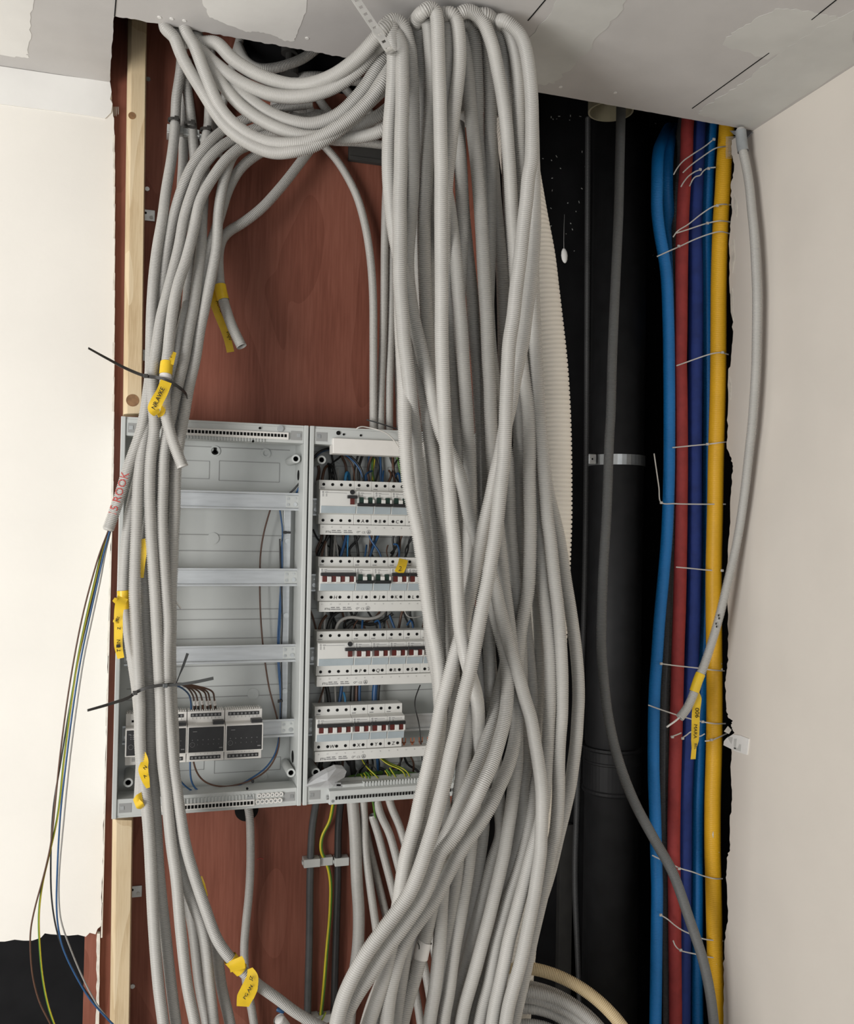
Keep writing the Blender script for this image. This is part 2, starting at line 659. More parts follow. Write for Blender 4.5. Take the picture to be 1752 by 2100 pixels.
ceiling_patch('plaster_patch', [(-60, -80), (77, -80), (68, 10), (60, 60), (58, 110), (60, 117), (30, 117), (-60, 105)], PLASTER, seed=2)
ceiling_patch('plaster_patch', [(390, -60), (415, 0), (430, 35), (460, 47), (505, 65), (530, 64), (560, 72), (585, 84), (605, 83), (612, 60), (628, 25), (640, -60)], PLASTER, amp=0.002, seed=3)
ceiling_patch('plaster_patch', [(1290, -60), (1285, 0), (1250, 52), (1215, 92), (1190, 120), (1160, 148), (1138, 171), (1103, 172), (1060, 150), (1040, 110), (1120, 40), (1175, -60)], PLASTERG, amp=0.006, seed=4)
ceiling_patch('plaster_patch', [(1752, 20), (1700, 45), (1640, 80), (1580, 125), (1530, 165), (1485, 195), (1440, 222), (1432, 234), (1470, 246), (1540, 264), (1752, 130)], PLASTERG, amp=0.004, seed=5)
ceiling_patch('plaster_patch', [(1545, 42), (1590, 18), (1640, 20), (1690, 30), (1725, 35), (1640, 90), (1575, 122), (1530, 106), (1482, 92), (1500, 68)], PLASTERG, d=0.0004, amp=0.004, seed=6)
# open seams between the boards and a few screw heads
sm = MB()
for (a, b) in (((1420, 222), (1578, 108)), ((1665, 40), (1720, -4)), ((1083, 42), (1120, -2)), ((235, 33), (241, -40))):
    A, B_ = at_z(*a, ZC), at_z(*b, ZC)
    s = _u(np.cross(B_ - A, [0, 0, 1.0])) * 0.0009
    sm.extrude([A - s - [0, 0, 0.0008], B_ - s - [0, 0, 0.0008], B_ + s - [0, 0, 0.0008], A + s - [0, 0, 0.0008]], 2, (0, 0, 0.001))
sm.build('board_seam', HOLE, ceil_o, split=True)
sc_ = MB()
for (x, y) in ((630, 78), (352, 38), (378, 42), (327, 35), (1150, 178), (1262, 190)):
    sc_.cyl(at_z(x, y, ZC) + [0, 0, 0.0005], (0, 0, -1), 0.0035, 0.0015, 12)
sc_.build('screw_head', PLASTER, ceil_o, smooth=False, split=True)

# left wall: plasterboard ending in a ragged edge beside the board, with a broken-out foot
zb = at(100, 1925, YW)[2]
E1 = []
_e = [at(x, y, YW) for x, y in ((226, 170), (229, 205), (234, 246), (235, 400), (234.5, 600), (233, 850), (231.5, 1000))]
_e[0][2] = ZC
for _a, _b in zip(_e[:-1], _e[1:]):
    E1 += jag(_a, _b, 10, 0.0011, (1, 0, 0), rnd)[:-1]
E2 = jag((-0.0545, YW, 1.655), (-0.0565, YW, at(200, 1900, YW)[2]), 60, 0.0012, (1, 0, 0), rnd)
FT = [at(x, y, YW) for x, y in ((200, 1905), (196, 1916), (184, 1913), (176, 1921), (160, 1917), (140, 1919), (122, 1917), (104, 1916), (92, 1914), (84, 1923), (66, 1929),
                               (48, 1929), (30, 1927), (10, 1931), (0, 1931), (-300, 1940), (-900, 1950))]
poly = [(-1.9, YW, ZC)] + [tuple(p) for p in E1 + E2 + FT]
wall_l = struct(MB().extrude(poly, 1, (0, 0.0125, 0)).build('wall_left', CREAM))
bl = [at(x, y, YW) for x, y in ((-900, 0), (0, 137), (60, 146), (120, 155), (180, 163), (226, 170), (229, 190), (226, 205), (231, 214), (228, 232), (216, 244), (180, 238), (120, 229), (60, 222), (0, 214), (-900, 90))]
bl = [np.array([p[0], YW, min(p[2], ZC)]) for p in bl]
MB().extrude([p - [0, 0.003, 0] for p in bl], 1, (0, 0.0032, 0)).build('plaster_band', PLASTER, wall_l)
e = MB()
for k in range(46):
    z = 2.36 - k * 0.034
    xe = float(np.interp(z, [p[2] for p in _e[::-1]], [p[0] for p in _e[::-1]])) if z > _e[-1][2] else -0.0545
    e.box(xe - 0.003 * rnd.random(), xe + 0.0012, YW - 0.0006, YW + 0.0125, z - 0.03, z + 0.004)
e.build('raw_edge', GYPSUM, wall_l)
mb = MB()
for k in range(9):
    x = 229 + k * 1.8
    a, b_ = at(x, 219, YW + 0.004), at(x - 1 + rnd.random() * 2, 243 - k * 0.8 - rnd.random() * 4, YW + 0.004)
    mb.tube([a, b_], 0.0004, 5)
mb.build('metal_mesh', STEEL, wall_l)
# plasterboard remnant below the broken foot
mb = MB()
mb.extrude([tuple(p) for p in jag(at(199, 1915, YW), at(193, 2400, YW), 40, 0.0015, (1, 0, 0), rnd)] +
           [tuple(p) for p in jag(at(200, 2400, YW), at(205, 1915, YW), 24, 0.0006, (1, 0, 0), rnd)], 1, (0, 0.0125, 0))
mb.build('board_remnant', GYPSUM, wall_l)

# right wall, seen along its length, with a ragged end at the shaft
R1 = [(1503, 268), (1500, 300), (1506, 345), (1499, 385), (1502, 430), (1497, 480), (1496, 540), (1497, 600), (1503, 640), (1503, 700), (1499, 745), (1494, 760), (1493, 850), (1491, 920),
      (1500, 938), (1503, 960), (1500, 1000), (1498, 1060), (1493, 1130), (1490, 1200), (1494, 1260), (1494, 1320), (1492, 1370), (1487, 1400), (1490, 1450), (1494, 1472), (1503, 1478), (1500, 1490),
      (1507, 1503), (1490, 1520), (1500, 1535), (1499, 1580), (1502, 1640), (1497, 1690), (1497, 1740), (1491, 1760), (1489, 1800), (1493, 1880), (1486, 1930), (1484, 2000), (1484, 2100), (1483, 2300)]
ed = []
for i in range(len(R1) - 1):
    a, b = at_x(*R1[i], XR), at_x(*R1[i + 1], XR)
    ed += jag(a, b, 6, 0.003, (0, 1, 0), rnd)[:-1]
ed = [np.array([XR, p[1], min(p[2], ZC + 0.01)]) for p in ed]
poly = [(XR, -1.4, ZC + 0.01)] + [tuple(p) for p in ed] + [(XR, ed[-1][1], 0.0), (XR, -1.4, 0.0)]
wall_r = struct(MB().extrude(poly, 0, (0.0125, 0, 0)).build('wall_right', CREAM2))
# chipped paper at the torn end
mb = MB()
for (q, sd) in ((((1506, 400), (1513, 420), (1512, 445), (1507, 430)), 1), (((1500, 500), (1506, 490), (1508, 530), (1503, 560)), 2), (((1499, 600), (1503, 590), (1505, 660), (1500, 640)), 3),
                (((1496, 770), (1501, 790), (1499, 820), (1495, 800)), 4), (((1486, 1500), (1494, 1489), (1501, 1497), (1496, 1505)), 5)):
    P = [at_x(x, y, XR) - [0.0012, 0, 0] for x, y in q]
    mb.extrude(P, 0, (0.0012, 0, 0))
mb.build('torn_paper', GYPSUM, wall_r, split=True)
# patch of rough plaster round a wall box
mb = MB()
q = [(1487, 1520), (1492, 1514), (1505, 1506), (1520, 1508), (1538, 1515), (1534, 1548), (1512, 1541), (1498, 1534), (1486, 1528)]
mb.extrude([at_x(x, y, XR) - [0.0025, 0, 0] for x, y in q], 0, (0.0025, 0, 0))
mb.build('plaster_blob', PLASTER, wall_r)
mb = MB()
for q in (((1508, 1515), (1514, 1515), (1512, 1536), (1508, 1535)), ((1508, 1533), (1516, 1534), (1519, 1526), (1523, 1527), (1522, 1541), (1508, 1537)), ((1495, 1511), (1506, 1512), (1503, 1526), (1499, 1520))):
    mb.extrude([at_x(x, y, XR) - [0.0030, 0, 0] for x, y in q], 0, (0.0008, 0, 0))
mb.build('bare_patch', PLASTERG, wall_r, split=True)

struct(MB().box(-3.2, 1.9, -3.0, 2.3, -0.05, 0.0).build('floor', FLOORM))
# the dark shaft and the space above the boards
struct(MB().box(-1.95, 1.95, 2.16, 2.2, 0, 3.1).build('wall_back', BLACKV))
struct(MB().box(-1.95, 1.95, -1.45, 2.2, 3.0, 3.04).build('light_stop_1', BLACKV))          # unseen floor slab above, put in to keep sky light out
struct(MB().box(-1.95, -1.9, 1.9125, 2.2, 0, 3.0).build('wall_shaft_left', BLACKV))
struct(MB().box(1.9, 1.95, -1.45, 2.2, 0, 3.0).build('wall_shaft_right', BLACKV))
struct(MB().box(-1.95, 1.95, -1.45, -1.4, ZC + 0.0126, 3.0).build('light_stop_2', BLACKV))  # unseen closers added to block sky light from the space above the boards
struct(MB().box(-1.95, -1.9, -1.4, 1.9, ZC + 0.0126, 3.0).build('light_stop_3', BLACKV))
struct(MB().box(1.2441, 1.9, -1.45, -1.4, 0, 3.0).build('light_stop_4', BLACKV))

# red plywood backing board
bx0 = at(172, 1990, YB)[0]
board = MB().box(bx0, 0.725, YB, YB + 0.018, 0.2, 2.62).build('plywood_board', REDWOOD)
tag(board, 'tall red-brown plywood board behind the consumer units', 'board')
mb = MB()
for (x, y) in ((304, 163), (302, 388), (272, 2022)):
    mb.cyl(at(x, y, YB), (0, -1, 0), 0.0045, 0.0025, 12)
mb.build('screw', STEEL, board, split=True)
# sawn hole under the left unit
mb = MB()
mb.cyl(at(506, 1660, YB - 0.0008), (0, 1, 0), 0.024, 0.001, 32)
mb.build('cut_hole', HOLE, board)
mb = MB()
mb.tube([at(527, 1763, YB - 0.0003), at(533, 1760, YB - 0.0003), at(540, 1762, YB - 0.0003)], 0.0009, 6)
mb.build('red_mark', RINK, board)


# pine studs
def stud(label, xl0, xr0, y0, xl1, xr1, y1, knots):
    Yf = 1.863
    a0, b0, a1, b1 = at(xl0, y0, Yf), at(xr0, y0, Yf), at(xl1, y1, Yf), at(xr1, y1, Yf)
    mb = MB()
    V = []
    for a, b in ((a0, b0), (a1, b1)):
        wv = b - a
        V += [a + [0.007, 0.0, 0], b, b + [0.002, 0.0515, 0], a + [-0.002, 0.0515, 0], a + [0.0, 0.012, 0]]
    mb.add(V, [(0, 1, 2, 3, 4), (9, 8, 7, 6, 5)] + [(i, 5 + i, 5 + (i + 1) % 5, (i + 1) % 5) for i in range(5)])
    o = mb.build('timber_stud', PINE, bevel=0.001)
    tag(o, label, 'timber', 'pine studs beside the left wall')
    if knots:
        k = MB()
        for (x, y, r) in knots:
            k.cyl(at(x, y, Yf - 0.0006), (0, 1, 0), r, 0.001, 20)
        k.build('knot', KNOT, o, split=True)
    return o


stud('long pale pine stud from the ceiling down to the top of the left consumer unit', 263, 300, 20, 253, 290, 848, [(271, 237, 0.007), (272, 821, 0.012)])
stud('short pale pine stud below the bottom of the left consumer unit', 231, 271, 1682, 221, 258, 2500, None)
# steel angle brackets fixed beside the studs
for (x, y, lab) in ((305, 442, 'small galvanised bracket beside the long stud, the topmost one'), (298, 729, 'small galvanised bracket half hidden behind the tied conduits'),
                    (278, 1828, 'small galvanised bracket beside the lower stud')):
    c = at(x, y, YB - 0.002)
    o = MB().box(c[0] - 0.012, c[0] + 0.012, c[1] - 0.002, c[1], c[2] - 0.011, c[2] + 0.011).build('angle_bracket', STEEL, bevel=0.0005)
    tag(o, lab, 'bracket', 'brackets on the board')
    MB().cyl((c[0] + 0.005, c[1] - 0.002, c[2] - 0.004), (0, -1, 0), 0.0035, 0.0015, 12).build('screw', SADDLE, o)
    MB().cyl((c[0] - 0.006, c[1] - 0.0021, c[2] + 0.004), (0, 1, 0), 0.0025, 0.0006, 12).build('hole', HOLE, o)

# ------------------------------------------------------------------ consumer units
YF = 1.80            # front rim of the units


def zat(px, py, Y):
    return at(px, py, Y)[2]


def slots(mb, x0, x1, n, z, w_, h, y):
    for i in range(n):
        x = x0 + (x1 - x0) * (i + 0.5) / n
        mb.box(x - w_ / 2, x + w_ / 2, y, y + 0.0008, z - h / 2, z + h / 2)
    return mb


def post(parent, px, py, Y=1.822):
    c = at(px, py, Y)
    m = MB().ring(c, (0, 1, 0), 0.0085, 0.0052, 1.905 - Y, 24)
    o = m.build('cover_post', ENC, parent, smooth=False)
    h = MB()
    q = c + [0, 0.002, 0]
    h.box(q[0] - 0.0052, q[0] + 0.0052, q[1], q[1] + 0.001, q[2] - 0.0032, q[2] + 0.0032)
    h.box(q[0] - 0.0032, q[0] + 0.0032, q[1], q[1] + 0.001, q[2] - 0.0052, q[2] + 0.0052)
    h.build('screw_socket', HOLE, o)
    MB().ring(q + [0, 0.0012, 0], (0, 1, 0), 0.0054, 0.001, 0.001, 20).build('socket_floor', ENC, o)


def enclosure(label, X0, X1, first):
    Z0, Z1 = 1.0565, 1.8010
    root = empty('consumer_unit', ((X0 + X1) / 2, 1.90, Z0), label, 'electrical box', None)
    t = 0.0085
    m = MB()
    m.box(X0, X0 + t, YF, 1.9135, Z0, Z1)
    m.box(X1 - t, X1, YF, 1.9135, Z0, Z1)
    m.box(X0 + t, X1 - t, YF + 0.004, 1.9135, Z1 - 0.006, Z1)
    m.box(X0 + t, X1 - t, YF + 0.004, 1.9135, Z0, Z0 + 0.006)
    m.build('side_walls', ENC, root, bevel=0.0012)
    m = MB().box(X0 + t, X1 - t, 1.906, 1.9125, Z0 + 0.006, Z1 - 0.006)
    m.build('back_panel', ENC, root)
    # moulded lines of the back panel
    m = MB()
    z = Z1 - 0.05
    for zz in (zat(450, 1097, 1.9), zat(450, 1130, 1.9), zat(450, 1250, 1.9), zat(450, 1271, 1.9), zat(450, 1310, 1.9), zat(450, 1357, 1.9), zat(450, 1366, 1.9), zat(450, 1408, 1.9), zat(450, 1430, 1.9), zat(450, 917, 1.9)):
        m.box(X0 + 0.02, X1 - 0.02, 1.9052, 1.9062, zz - 0.0009, zz + 0.0009)
    for (xa, xb, ya, yb) in ((450, 573, 945, 989), (330, 429, 942, 982), (440, 575, 1560, 1578), (330, 418, 1560, 1578)):
        a, b = at(xa, ya, 1.9052), at(xb, yb, 1.9052)
        if not first:
            a[0] += 0.353
            b[0] += 0.353
        for (x0_, x1_, z0_, z1_) in ((a[0], b[0], a[2] - 0.0007, a[2] + 0.0007), (a[0], b[0], b[2] - 0.0007, b[2] + 0.0007), (a[0] - 0.0007, a[0] + 0.0007, b[2], a[2]), (b[0] - 0.0007, b[0] + 0.0007, b[2], a[2])):
            m.box(x0_, x1_, 1.9054, 1.9062, z0_, z1_)
    m.build('moulded_rib', ENCD, root)
    m = MB()
    kn = [(437, 1104), (519, 1423)] if first else [(690, 935)]
    for (x, y) in kn:
        m.cyl(at(x, y, 1.906), (0, -1, 0), 0.0115, 0.002, 28)
    for (x, y) in ([(545, 930), (538, 1592), (595, 1411)] if first else [(698, 941)]):
        m.ring(at(x, y, 1.906), (0, -1, 0), 0.010, 0.0055, 0.0025, 24)
    m.build('knockout_boss', ENC, root, smooth=False, split=True)
    # top and bottom flanges with corner pockets
    for (nm, za, zb_) in (('top_flange', zat(640, 910, YF), Z1 - 0.004), ('bottom_flange', Z0 + 0.004, zat(640, 1614, YF))):
        m = MB().box(X0 + t, X1 - t, YF + 0.003, YF + 0.055, za, zb_)
        fl = m.build(nm, ENC, root, bevel=0.0012)
        p = MB()
        for xa in (X0 + t + 0.004, X1 - t - 0.026):
            p.box(xa, xa + 0.022, YF + 0.0022, YF + 0.0034, za + 0.006, zb_ - 0.008)
        p.build('corner_pocket', ENCD, fl, split=True)
        p = MB()
        for xa in (X0 + t + 0.010, X1 - t - 0.010):
            p.box(xa - 0.004, xa + 0.003, YF + 0.0012, YF + 0.0024, (za + zb_) / 2 - 0.004, (za + zb_) / 2 + 0.003)
        p.build('hinge_clip', STEEL, fl, split=True)
    return root


UL = enclosure('left open consumer unit, mostly empty with bare rails and three dark-faced modules', -0.0395, 0.3115, True)
UR = enclosure('right open consumer unit filled with rows of white circuit breakers behind the conduits', 0.3145, 0.6660, False)
for (x, y) in ((607, 941), (597, 1585), (263, 1605)):
    post(UL, x, y)
for (x, y) in ((660, 943), (648, 1584)):
    post(UR, x, y)

# left unit: keyhole, rails, upright, wire holes
m = MB()
c = at(441, 929, 1.9048)
m.cyl(c, (0, 1, 0), 0.0062, 0.001, 20)
m.box(c[0] - 0.003, c[0] + 0.003, c[1], c[1] + 0.001, c[2], c[2] + 0.011)
m.build('keyhole', HOLE, UL)
m = MB().ring(at(441, 925, 1.906), (0, -1, 0), 0.0105, 0.0078, 0.002, 24).build('keyhole_collar', ENC, UL)
mh = MB()
for (x, y, rx, rz) in ((622, 975, 0.0008, 0.013), (612, 1551, 0.0008, 0.015)):
    c = at(x, y, 1.86)
    c[0] = 0.3115 - 0.0088
    mh.cyl(c, (-1, 0, 0), rz * 0.8, 0.0006, 24)
mh.build('cable_hole', HOLE, UL, split=True)


def din_rail(parent, xa, xb, zc, Y=1.858):
    m = MB()
    m.box(xa, xb, Y, Y + 0.0015, zc - 0.0135, zc + 0.0135)
    for s in (-1, 1):
        m.box(xa, xb, Y - 0.0062, Y + 0.0015, zc + s * 0.0142 - 0.0009, zc + s * 0.0142 + 0.0009)
        z0_, z1_ = sorted((zc + s * 0.0142, zc + s * 0.0178))
        m.box(xa, xb, Y - 0.0067, Y - 0.0055, z0_, z1_)
    rl = m.build('rail', RAILM, parent, bevel=0.0004)
    for xe, s in ((xb, -1), (xa, 1)):
        p = MB().box(min(xe + s * 0.001, xe + s * 0.026), max(xe + s * 0.001, xe + s * 0.026), Y - 0.0016, Y - 0.0001, zc - 0.0125, zc + 0.0125)
        p.build('end_plate', ENC, rl, bevel=0.0004)
        p = MB()
        for (dx, dz, r) in ((0.022, 0.006, 0.0028), (0.022, -0.006, 0.0028), (0.0075, 0.007, 0.0018), (0.0075, -0.005, 0.0042)):
            p.cyl((xe + s * dx, Y - 0.0017, zc + dz), (0, -1, 0), r, 0.0012, 14)
        p.build('screw', STEEL, rl, split=True)
    return rl


xa = at(262, 1030, 1.858)[0]
xb = at(613, 1030, 1.858)[0]
for yy in (1029, 1184, 1339, 1492):
    din_rail(UL, xa, xb, zat(600, yy, 1.852))
# upright bar behind the rails
for (xc, par) in ((590, UL),):
    a, b = at(xc, 1045, 1.88), at(xc - 10, 1480, 1.88)
    m = MB().box(a[0] - 0.007, a[0] + 0.007, 1.878, 1.888, b[2] - 0.02, a[2] + 0.02)
    up = m.build('upright_bar', RAILM, par, bevel=0.0006)
    m = MB()
    for yy in (1110, 1262, 1417):
        m.cyl((a[0] + 0.001, 1.878, zat(590, yy, 1.878)), (0, -1, 0), 0.0055, 0.003, 18)
    m.build('screw_head', STEEL, up, smooth=False, split=True)

# neutral / earth terminal strips of the left unit
m = MB()
a, b = at(330, 879, YF), at(591, 897, YF)
zz = (zat(585, 894, YF) + zat(382, 884, YF)) / 2
xt0, xt1 = at(330, 884, YF)[0], at(592, 895, YF)[0]
m.box(xt0, xt1, YF - 0.002, YF + 0.004, zz - 0.0075, zz + 0.0065)
ts = m.build('terminal_strip', BRASSW, UL, bevel=0.0006)
s = MB()
slots(s, xt0 + 0.002, xt1 - 0.003, 36, zz, 0.0047, 0.006, YF - 0.0025)
s.build('terminal_hole', HOLE, ts)
s = MB()
n = 34
for i in range(n):
    x = xt0 + 0.003 + (xt1 - 0.045 - xt0) * i / n
    s.box(x - 0.0012, x + 0.0012, YF, YF + 0.012, zz - 0.014, zz - 0.0075)
s.build('terminal_teeth', ENC, ts)
zz2 = zat(440, 1651, YF)
xt0, xt1 = at(330, 1650, YF)[0], at(522, 1645, YF)[0]
m = MB().box(xt0, xt1, YF - 0.002, YF + 0.004, zz2 - 0.006, zz2 + 0.006)
ts = m.build('terminal_strip', BRASSW, UL, bevel=0.0006)
s = MB()
slots(s, xt0 + 0.002, xt1 - 0.002, 26, zz2, 0.0047, 0.0065, YF - 0.0025)
s.build('terminal_hole', HOLE, ts)
s = MB()
for i in range(27):
    x = xt0 + 0.003 + (xt1 - 0.005 - xt0) * i / 26
    s.box(x - 0.0014, x + 0.0014, YF, YF + 0.012, zz2 + 0.006, zz2 + 0.0155)
s.build('terminal_teeth', ENC, ts)
m = MB()
mc = MB()
for i in range(6):
    c = at(529 + i * 9.0, 1644 - i * 0.7, YF)
    m.ring((c[0], YF - 0.003, c[2]), (0, 1, 0), 0.0046, 0.0026, 0.006, 18)
    mc.cyl((c[0], YF - 0.001, c[2]), (0, 1, 0), 0.0028, 0.001, 14)
    c = at(532 + i * 9.0, 1632 - i * 0.7, YF)
    m.ring((c[0], YF - 0.001, c[2]), (0, 1, 0), 0.0040, 0.0022, 0.006, 18)
    mc.cyl((c[0], YF + 0.001, c[2]), (0, 1, 0), 0.0024, 0.001, 14)
m.build('screw_terminal', BRASSW, UL, split=True)
mc.build('terminal_screw', STEEL, UL, split=True)
m = MB()
for (x, y) in ((575, 879), (512, 1638)):
    m.cyl(at(x, y, YF + 0.002), (0, -1, 0), 0.006, 0.003, 18)
m.build('flange_screw', STEEL, UL, split=True)
m = MB()
for (x, y) in ((533, 878), (519, 905), (507, 1617)):
    m.cyl(at(x, y, YF + 0.0015), (0, -1, 0), 0.0024, 0.002, 12)
m.build('flange_hole', HOLE, UL, split=True)

# right unit: fat top bar, sloping earth bar, rails
m = MB()
a, b = at(683, 893, YF - 0.004), at(818, 925, YF - 0.004)
m.box(a[0], 0.655, YF - 0.006, YF + 0.03, zat(684, 932 - 2, YF - 0.004), zat(684, 898, YF - 0.004))
tb = m.build('terminal_cover', BRASSW, UR, bevel=0.0016)
m = MB()
for (x, y, r) in ((694, 888, 0.0042), (705, 891, 0.0022), (740, 893, 0.0022)):
    m.cyl(at(x, y, YF + 0.0025), (0, -1, 0), r, 0.0015, 16)
m.build('flange_hole', HOLE, UR, split=True)
xe0 = at(683, 1630, YF - 0.006)[0]
zt, zb2 = zat(690, 1620, YF - 0.008), zat(690, 1648, YF - 0.008)
m = MB()
prof = [(YF + 0.04, zt + 0.010), (YF - 0.008, zt - 0.002), (YF - 0.010, zb2 - 0.001), (YF + 0.003, zb2 - 0.002)]
m.extrude([(xe0 - 0.008, y_, z_) for y_, z_ in prof], 0, (0.655 - xe0, 0, 0))
eb = m.build('earth_bar', ENC, UR, bevel=0.001)
s = MB()
slots(s, xe0 + 0.003, xe0 + 0.003 + 0.00622 * 40, 40, (zt + zb2) / 2 - 0.002, 0.0034, 0.0062, YF - 0.0108)
s.build('terminal_hole', HOLE, eb)
s = MB()
for i in range(32):
    x = at(747, 1615, YF)[0] + 0.00622 * i
    s.box(x - 0.0015, x + 0.0015, YF + 0.001, YF + 0.010, zt - 0.001, zt + 0.010)
s.build('terminal_teeth', ENC, eb)
m = MB()
c = at(678, 1635, YF - 0.004)
m.cyl(c, (-1, 0, 0), 0.0045, 0.008, 14)
m.cyl(at(682, 1642, YF - 0.006), (0, -1, 0), 0.003, 0.004, 12)
m.build('clamp_screw', STEEL, eb, split=True)
xa2 = at(640, 1030, 1.858)[0]
for yy in (1040, 1195, 1345, 1490):
    din_rail(UR, xa2, 0.650, zat(660, yy, 1.852))


# ------------------------------------------------------------------ breakers
MW = 0.01815         # width of one module


def breaker(label, cat, x0, zt_, n, kind, ch, group, name=None):
    """kind: on / off / rcd_on ; zt_ = top of the body"""
    root = empty(name or ('residual_current_device' if kind.startswith('rcd') else 'circuit_breaker'), (x0 + n * MW / 2, 1.862, zt_ - 0.088), label, cat, group)
    x1 = x0 + n * MW - 0.0004
    yt, yn = 1.826, 1.806
    H = 0.0885
    prof = [(1.866, 0), (yt, 0), (yt, -0.0185), (yn, -0.0215), (yn, -0.0515), (yn + 0.003, -0.0665), (yt, -0.069), (yt, -H), (1.866, -H)]
    m = MB().extrude([(x0, y_, zt_ + z_) for y_, z_ in prof], 0, (x1 - x0, 0, 0))
    m.build('body', MCBW, root, bevel=0.0007)
    if n > 2 or True:
        m = MB()
        for i in range(2, n, 2):
            x = x0 + i * MW
            m.box(x - 0.00025, x + 0.00025, yt - 0.0003, yt + 0.0005, zt_ - 0.0185, zt_ - 0.001)
        if m.n and kind == 'none':
            m.build('seam', GINK, root)
    # clamp screw holes
    for i in range(n):
        x = x0 + (i + 0.5) * MW
        h = MB()
        h.cyl((x, yt - 0.0006, zt_ - 0.0087), (0, 1, 0), 0.0030, 0.0008, 14)
        h.build('screw_hole', HOLE, root)
        h = MB()
        h.cyl((x, yt - 0.0006, zt_ - 0.0808), (0, 1, 0), 0.0030, 0.0008, 14)
        h.build('screw_hole', HOLE, root)
    # transparent label window
    m = MB()
    m.extrude([(x0 + 0.0012, yn - 0.0012, zt_ - 0.0525), (x0 + 0.0012, yn + 0.0022, zt_ - 0.0665), (x1 - 0.0012, yn + 0.0022, zt_ - 0.0665), (x1 - 0.0012, yn - 0.0012, zt_ - 0.0525)], 1, (0, 0.0008, 0))
    m.build('label_window', MCBG, root)
    # levers
    bx = (x0 + 3 * MW - 0.002, x1) if kind.startswith('rcd') else (x0 + 0.0008, x1 - 0.0004)
    on = kind in ('on', 'rcd_on')
    m = MB()
    zb_ = zt_ - (0.0335 if on else 0.0485)
    m.box(bx[0], bx[1], yn - 0.0095, yn - 0.003, zb_ - 0.0032, zb_ + 0.0032)
    k0 = 3 if kind.startswith('rcd') else 0
    lever = m.build('lever_bar', BLK, root, bevel=0.0008)
    cols = range(k0, n)
    m, g = MB(), MB()
    for i in cols:
        x = x0 + (i + 0.5) * MW
        m.box(x - 0.0042, x + 0.0042, yn - 0.005, yn + 0.001, zt_ - 0.0485, zt_ - 0.0335)
        if i < n - 1 or not kind.startswith('rcd'):
            g.extrude([(x + 0.0048, yn + 0.001, zt_ - 0.051), (x + 0.0048, yn - 0.0075, zt_ - 0.049), (x + 0.0048, yn - 0.0075, zt_ - 0.038), (x + 0.0048, yn + 0.001, zt_ - 0.036)], 0, (0.0084, 0, 0))
    m.build('indicator', REDI if on else GRNI, root, split=True)
    if g.n:
        V = np.array(g.v)
        V[:, 0] = np.minimum(V[:, 0], x1 - 0.0004)
        g.v = [tuple(p) for p in V]
        g.build('lever_guard', MCBW, root, bevel=0.0006, split=True)
    if kind.startswith('rcd'):
        m = MB().cyl((x0 + 3.5 * MW, yn - 0.0004, zt_ - 0.0235), (0, -1, 0), 0.0048, 0.002, 18)
        m.build('test_button', BLK, root)
    # print
    m = MB()
    step = n if kind.startswith('rcd') or n == 4 else 2
    for i in range(0, n, step):
        x = x0 + i * MW
        m.ring((x + 0.0045, yn - 0.0003, zt_ - 0.0250), (0, 1, 0), 0.0019, 0.0009, 0.0004, 14)
        xe = x + (n if step == n else 2) * MW - (0.020 if kind.startswith('rcd') else 0.006)
        m.box(x + 0.0085, x + 0.0145, yn - 0.0004, yn + 0.0003, zt_ - 0.0258, zt_ - 0.0244)
        m.box(x + 0.0145, xe, yn - 0.0003, yn + 0.0003, zt_ - 0.0262, zt_ - 0.0255)
        for q in range(3 if kind.startswith('rcd') else 2):
            m.box(x + 0.0030, x + 0.0062, yn - 0.0004, yn + 0.0003, zt_ - 0.0290 - q * 0.0022, zt_ - 0.0280 - q * 0.0022)
            m.box(x + 0.0100, x + 0.0128, yn - 0.0004, yn + 0.0003, zt_ - 0.0290 - q * 0.0022, zt_ - 0.0280 - q * 0.0022)
        m.box(x + 0.0030, x + 0.0112, yt - 0.0004, yt + 0.0003, zt_ - 0.0166, zt_ - 0.0152)
    m.build('printed_marking', GINK, root)
    if ch:
        m = MB()
        cx = x0 + (n / 2) * MW
        put_text(m, ch, (cx, yt - 0.0006, zt_ - 0.0810), 0.0098, shear=0.12, center=True)
        m.build('handwritten_letter', INK, root)
    return root


ROWS = [(652, 984), (650, 1142), (647, 1295), (643, 1449)]
X0 = [at(px + 3, py, 1.826)[0] for px, py in ROWS]
ZT = [zat(px + 6, py, 1.826) for px, py in ROWS]
ordn = ['top', 'second', 'third', 'bottom']
G_ = ['breakers in the top row', 'breakers in the second row', 'breakers in the third row', 'breakers in the bottom row']
breaker('white four-module residual current device at the left end of the top breaker row', 'circuit breaker', X0[0], ZT[0], 4, 'rcd_on', None, G_[0])
for i, ch in enumerate('ABCDEF'):
    lab = {'A': 'white double breaker marked A, switched off, next to the top residual current device', 'B': 'white double breaker marked B in the top row, switched off',
           'C': 'white double breaker marked C in the top row beside the hanging conduits'}.get(ch, 'white double breaker of the top row hidden behind the hanging conduits')
    breaker(lab, 'circuit breaker', X0[0] + (4 + 2 * i) * MW, ZT[0], 2, 'off', ch if ch in 'ABC' else None, G_[0])
breaker('white four-pole breaker marked H at the left end of the second row', 'circuit breaker', X0[1], ZT[1], 4, 'on', 'H', G_[1])
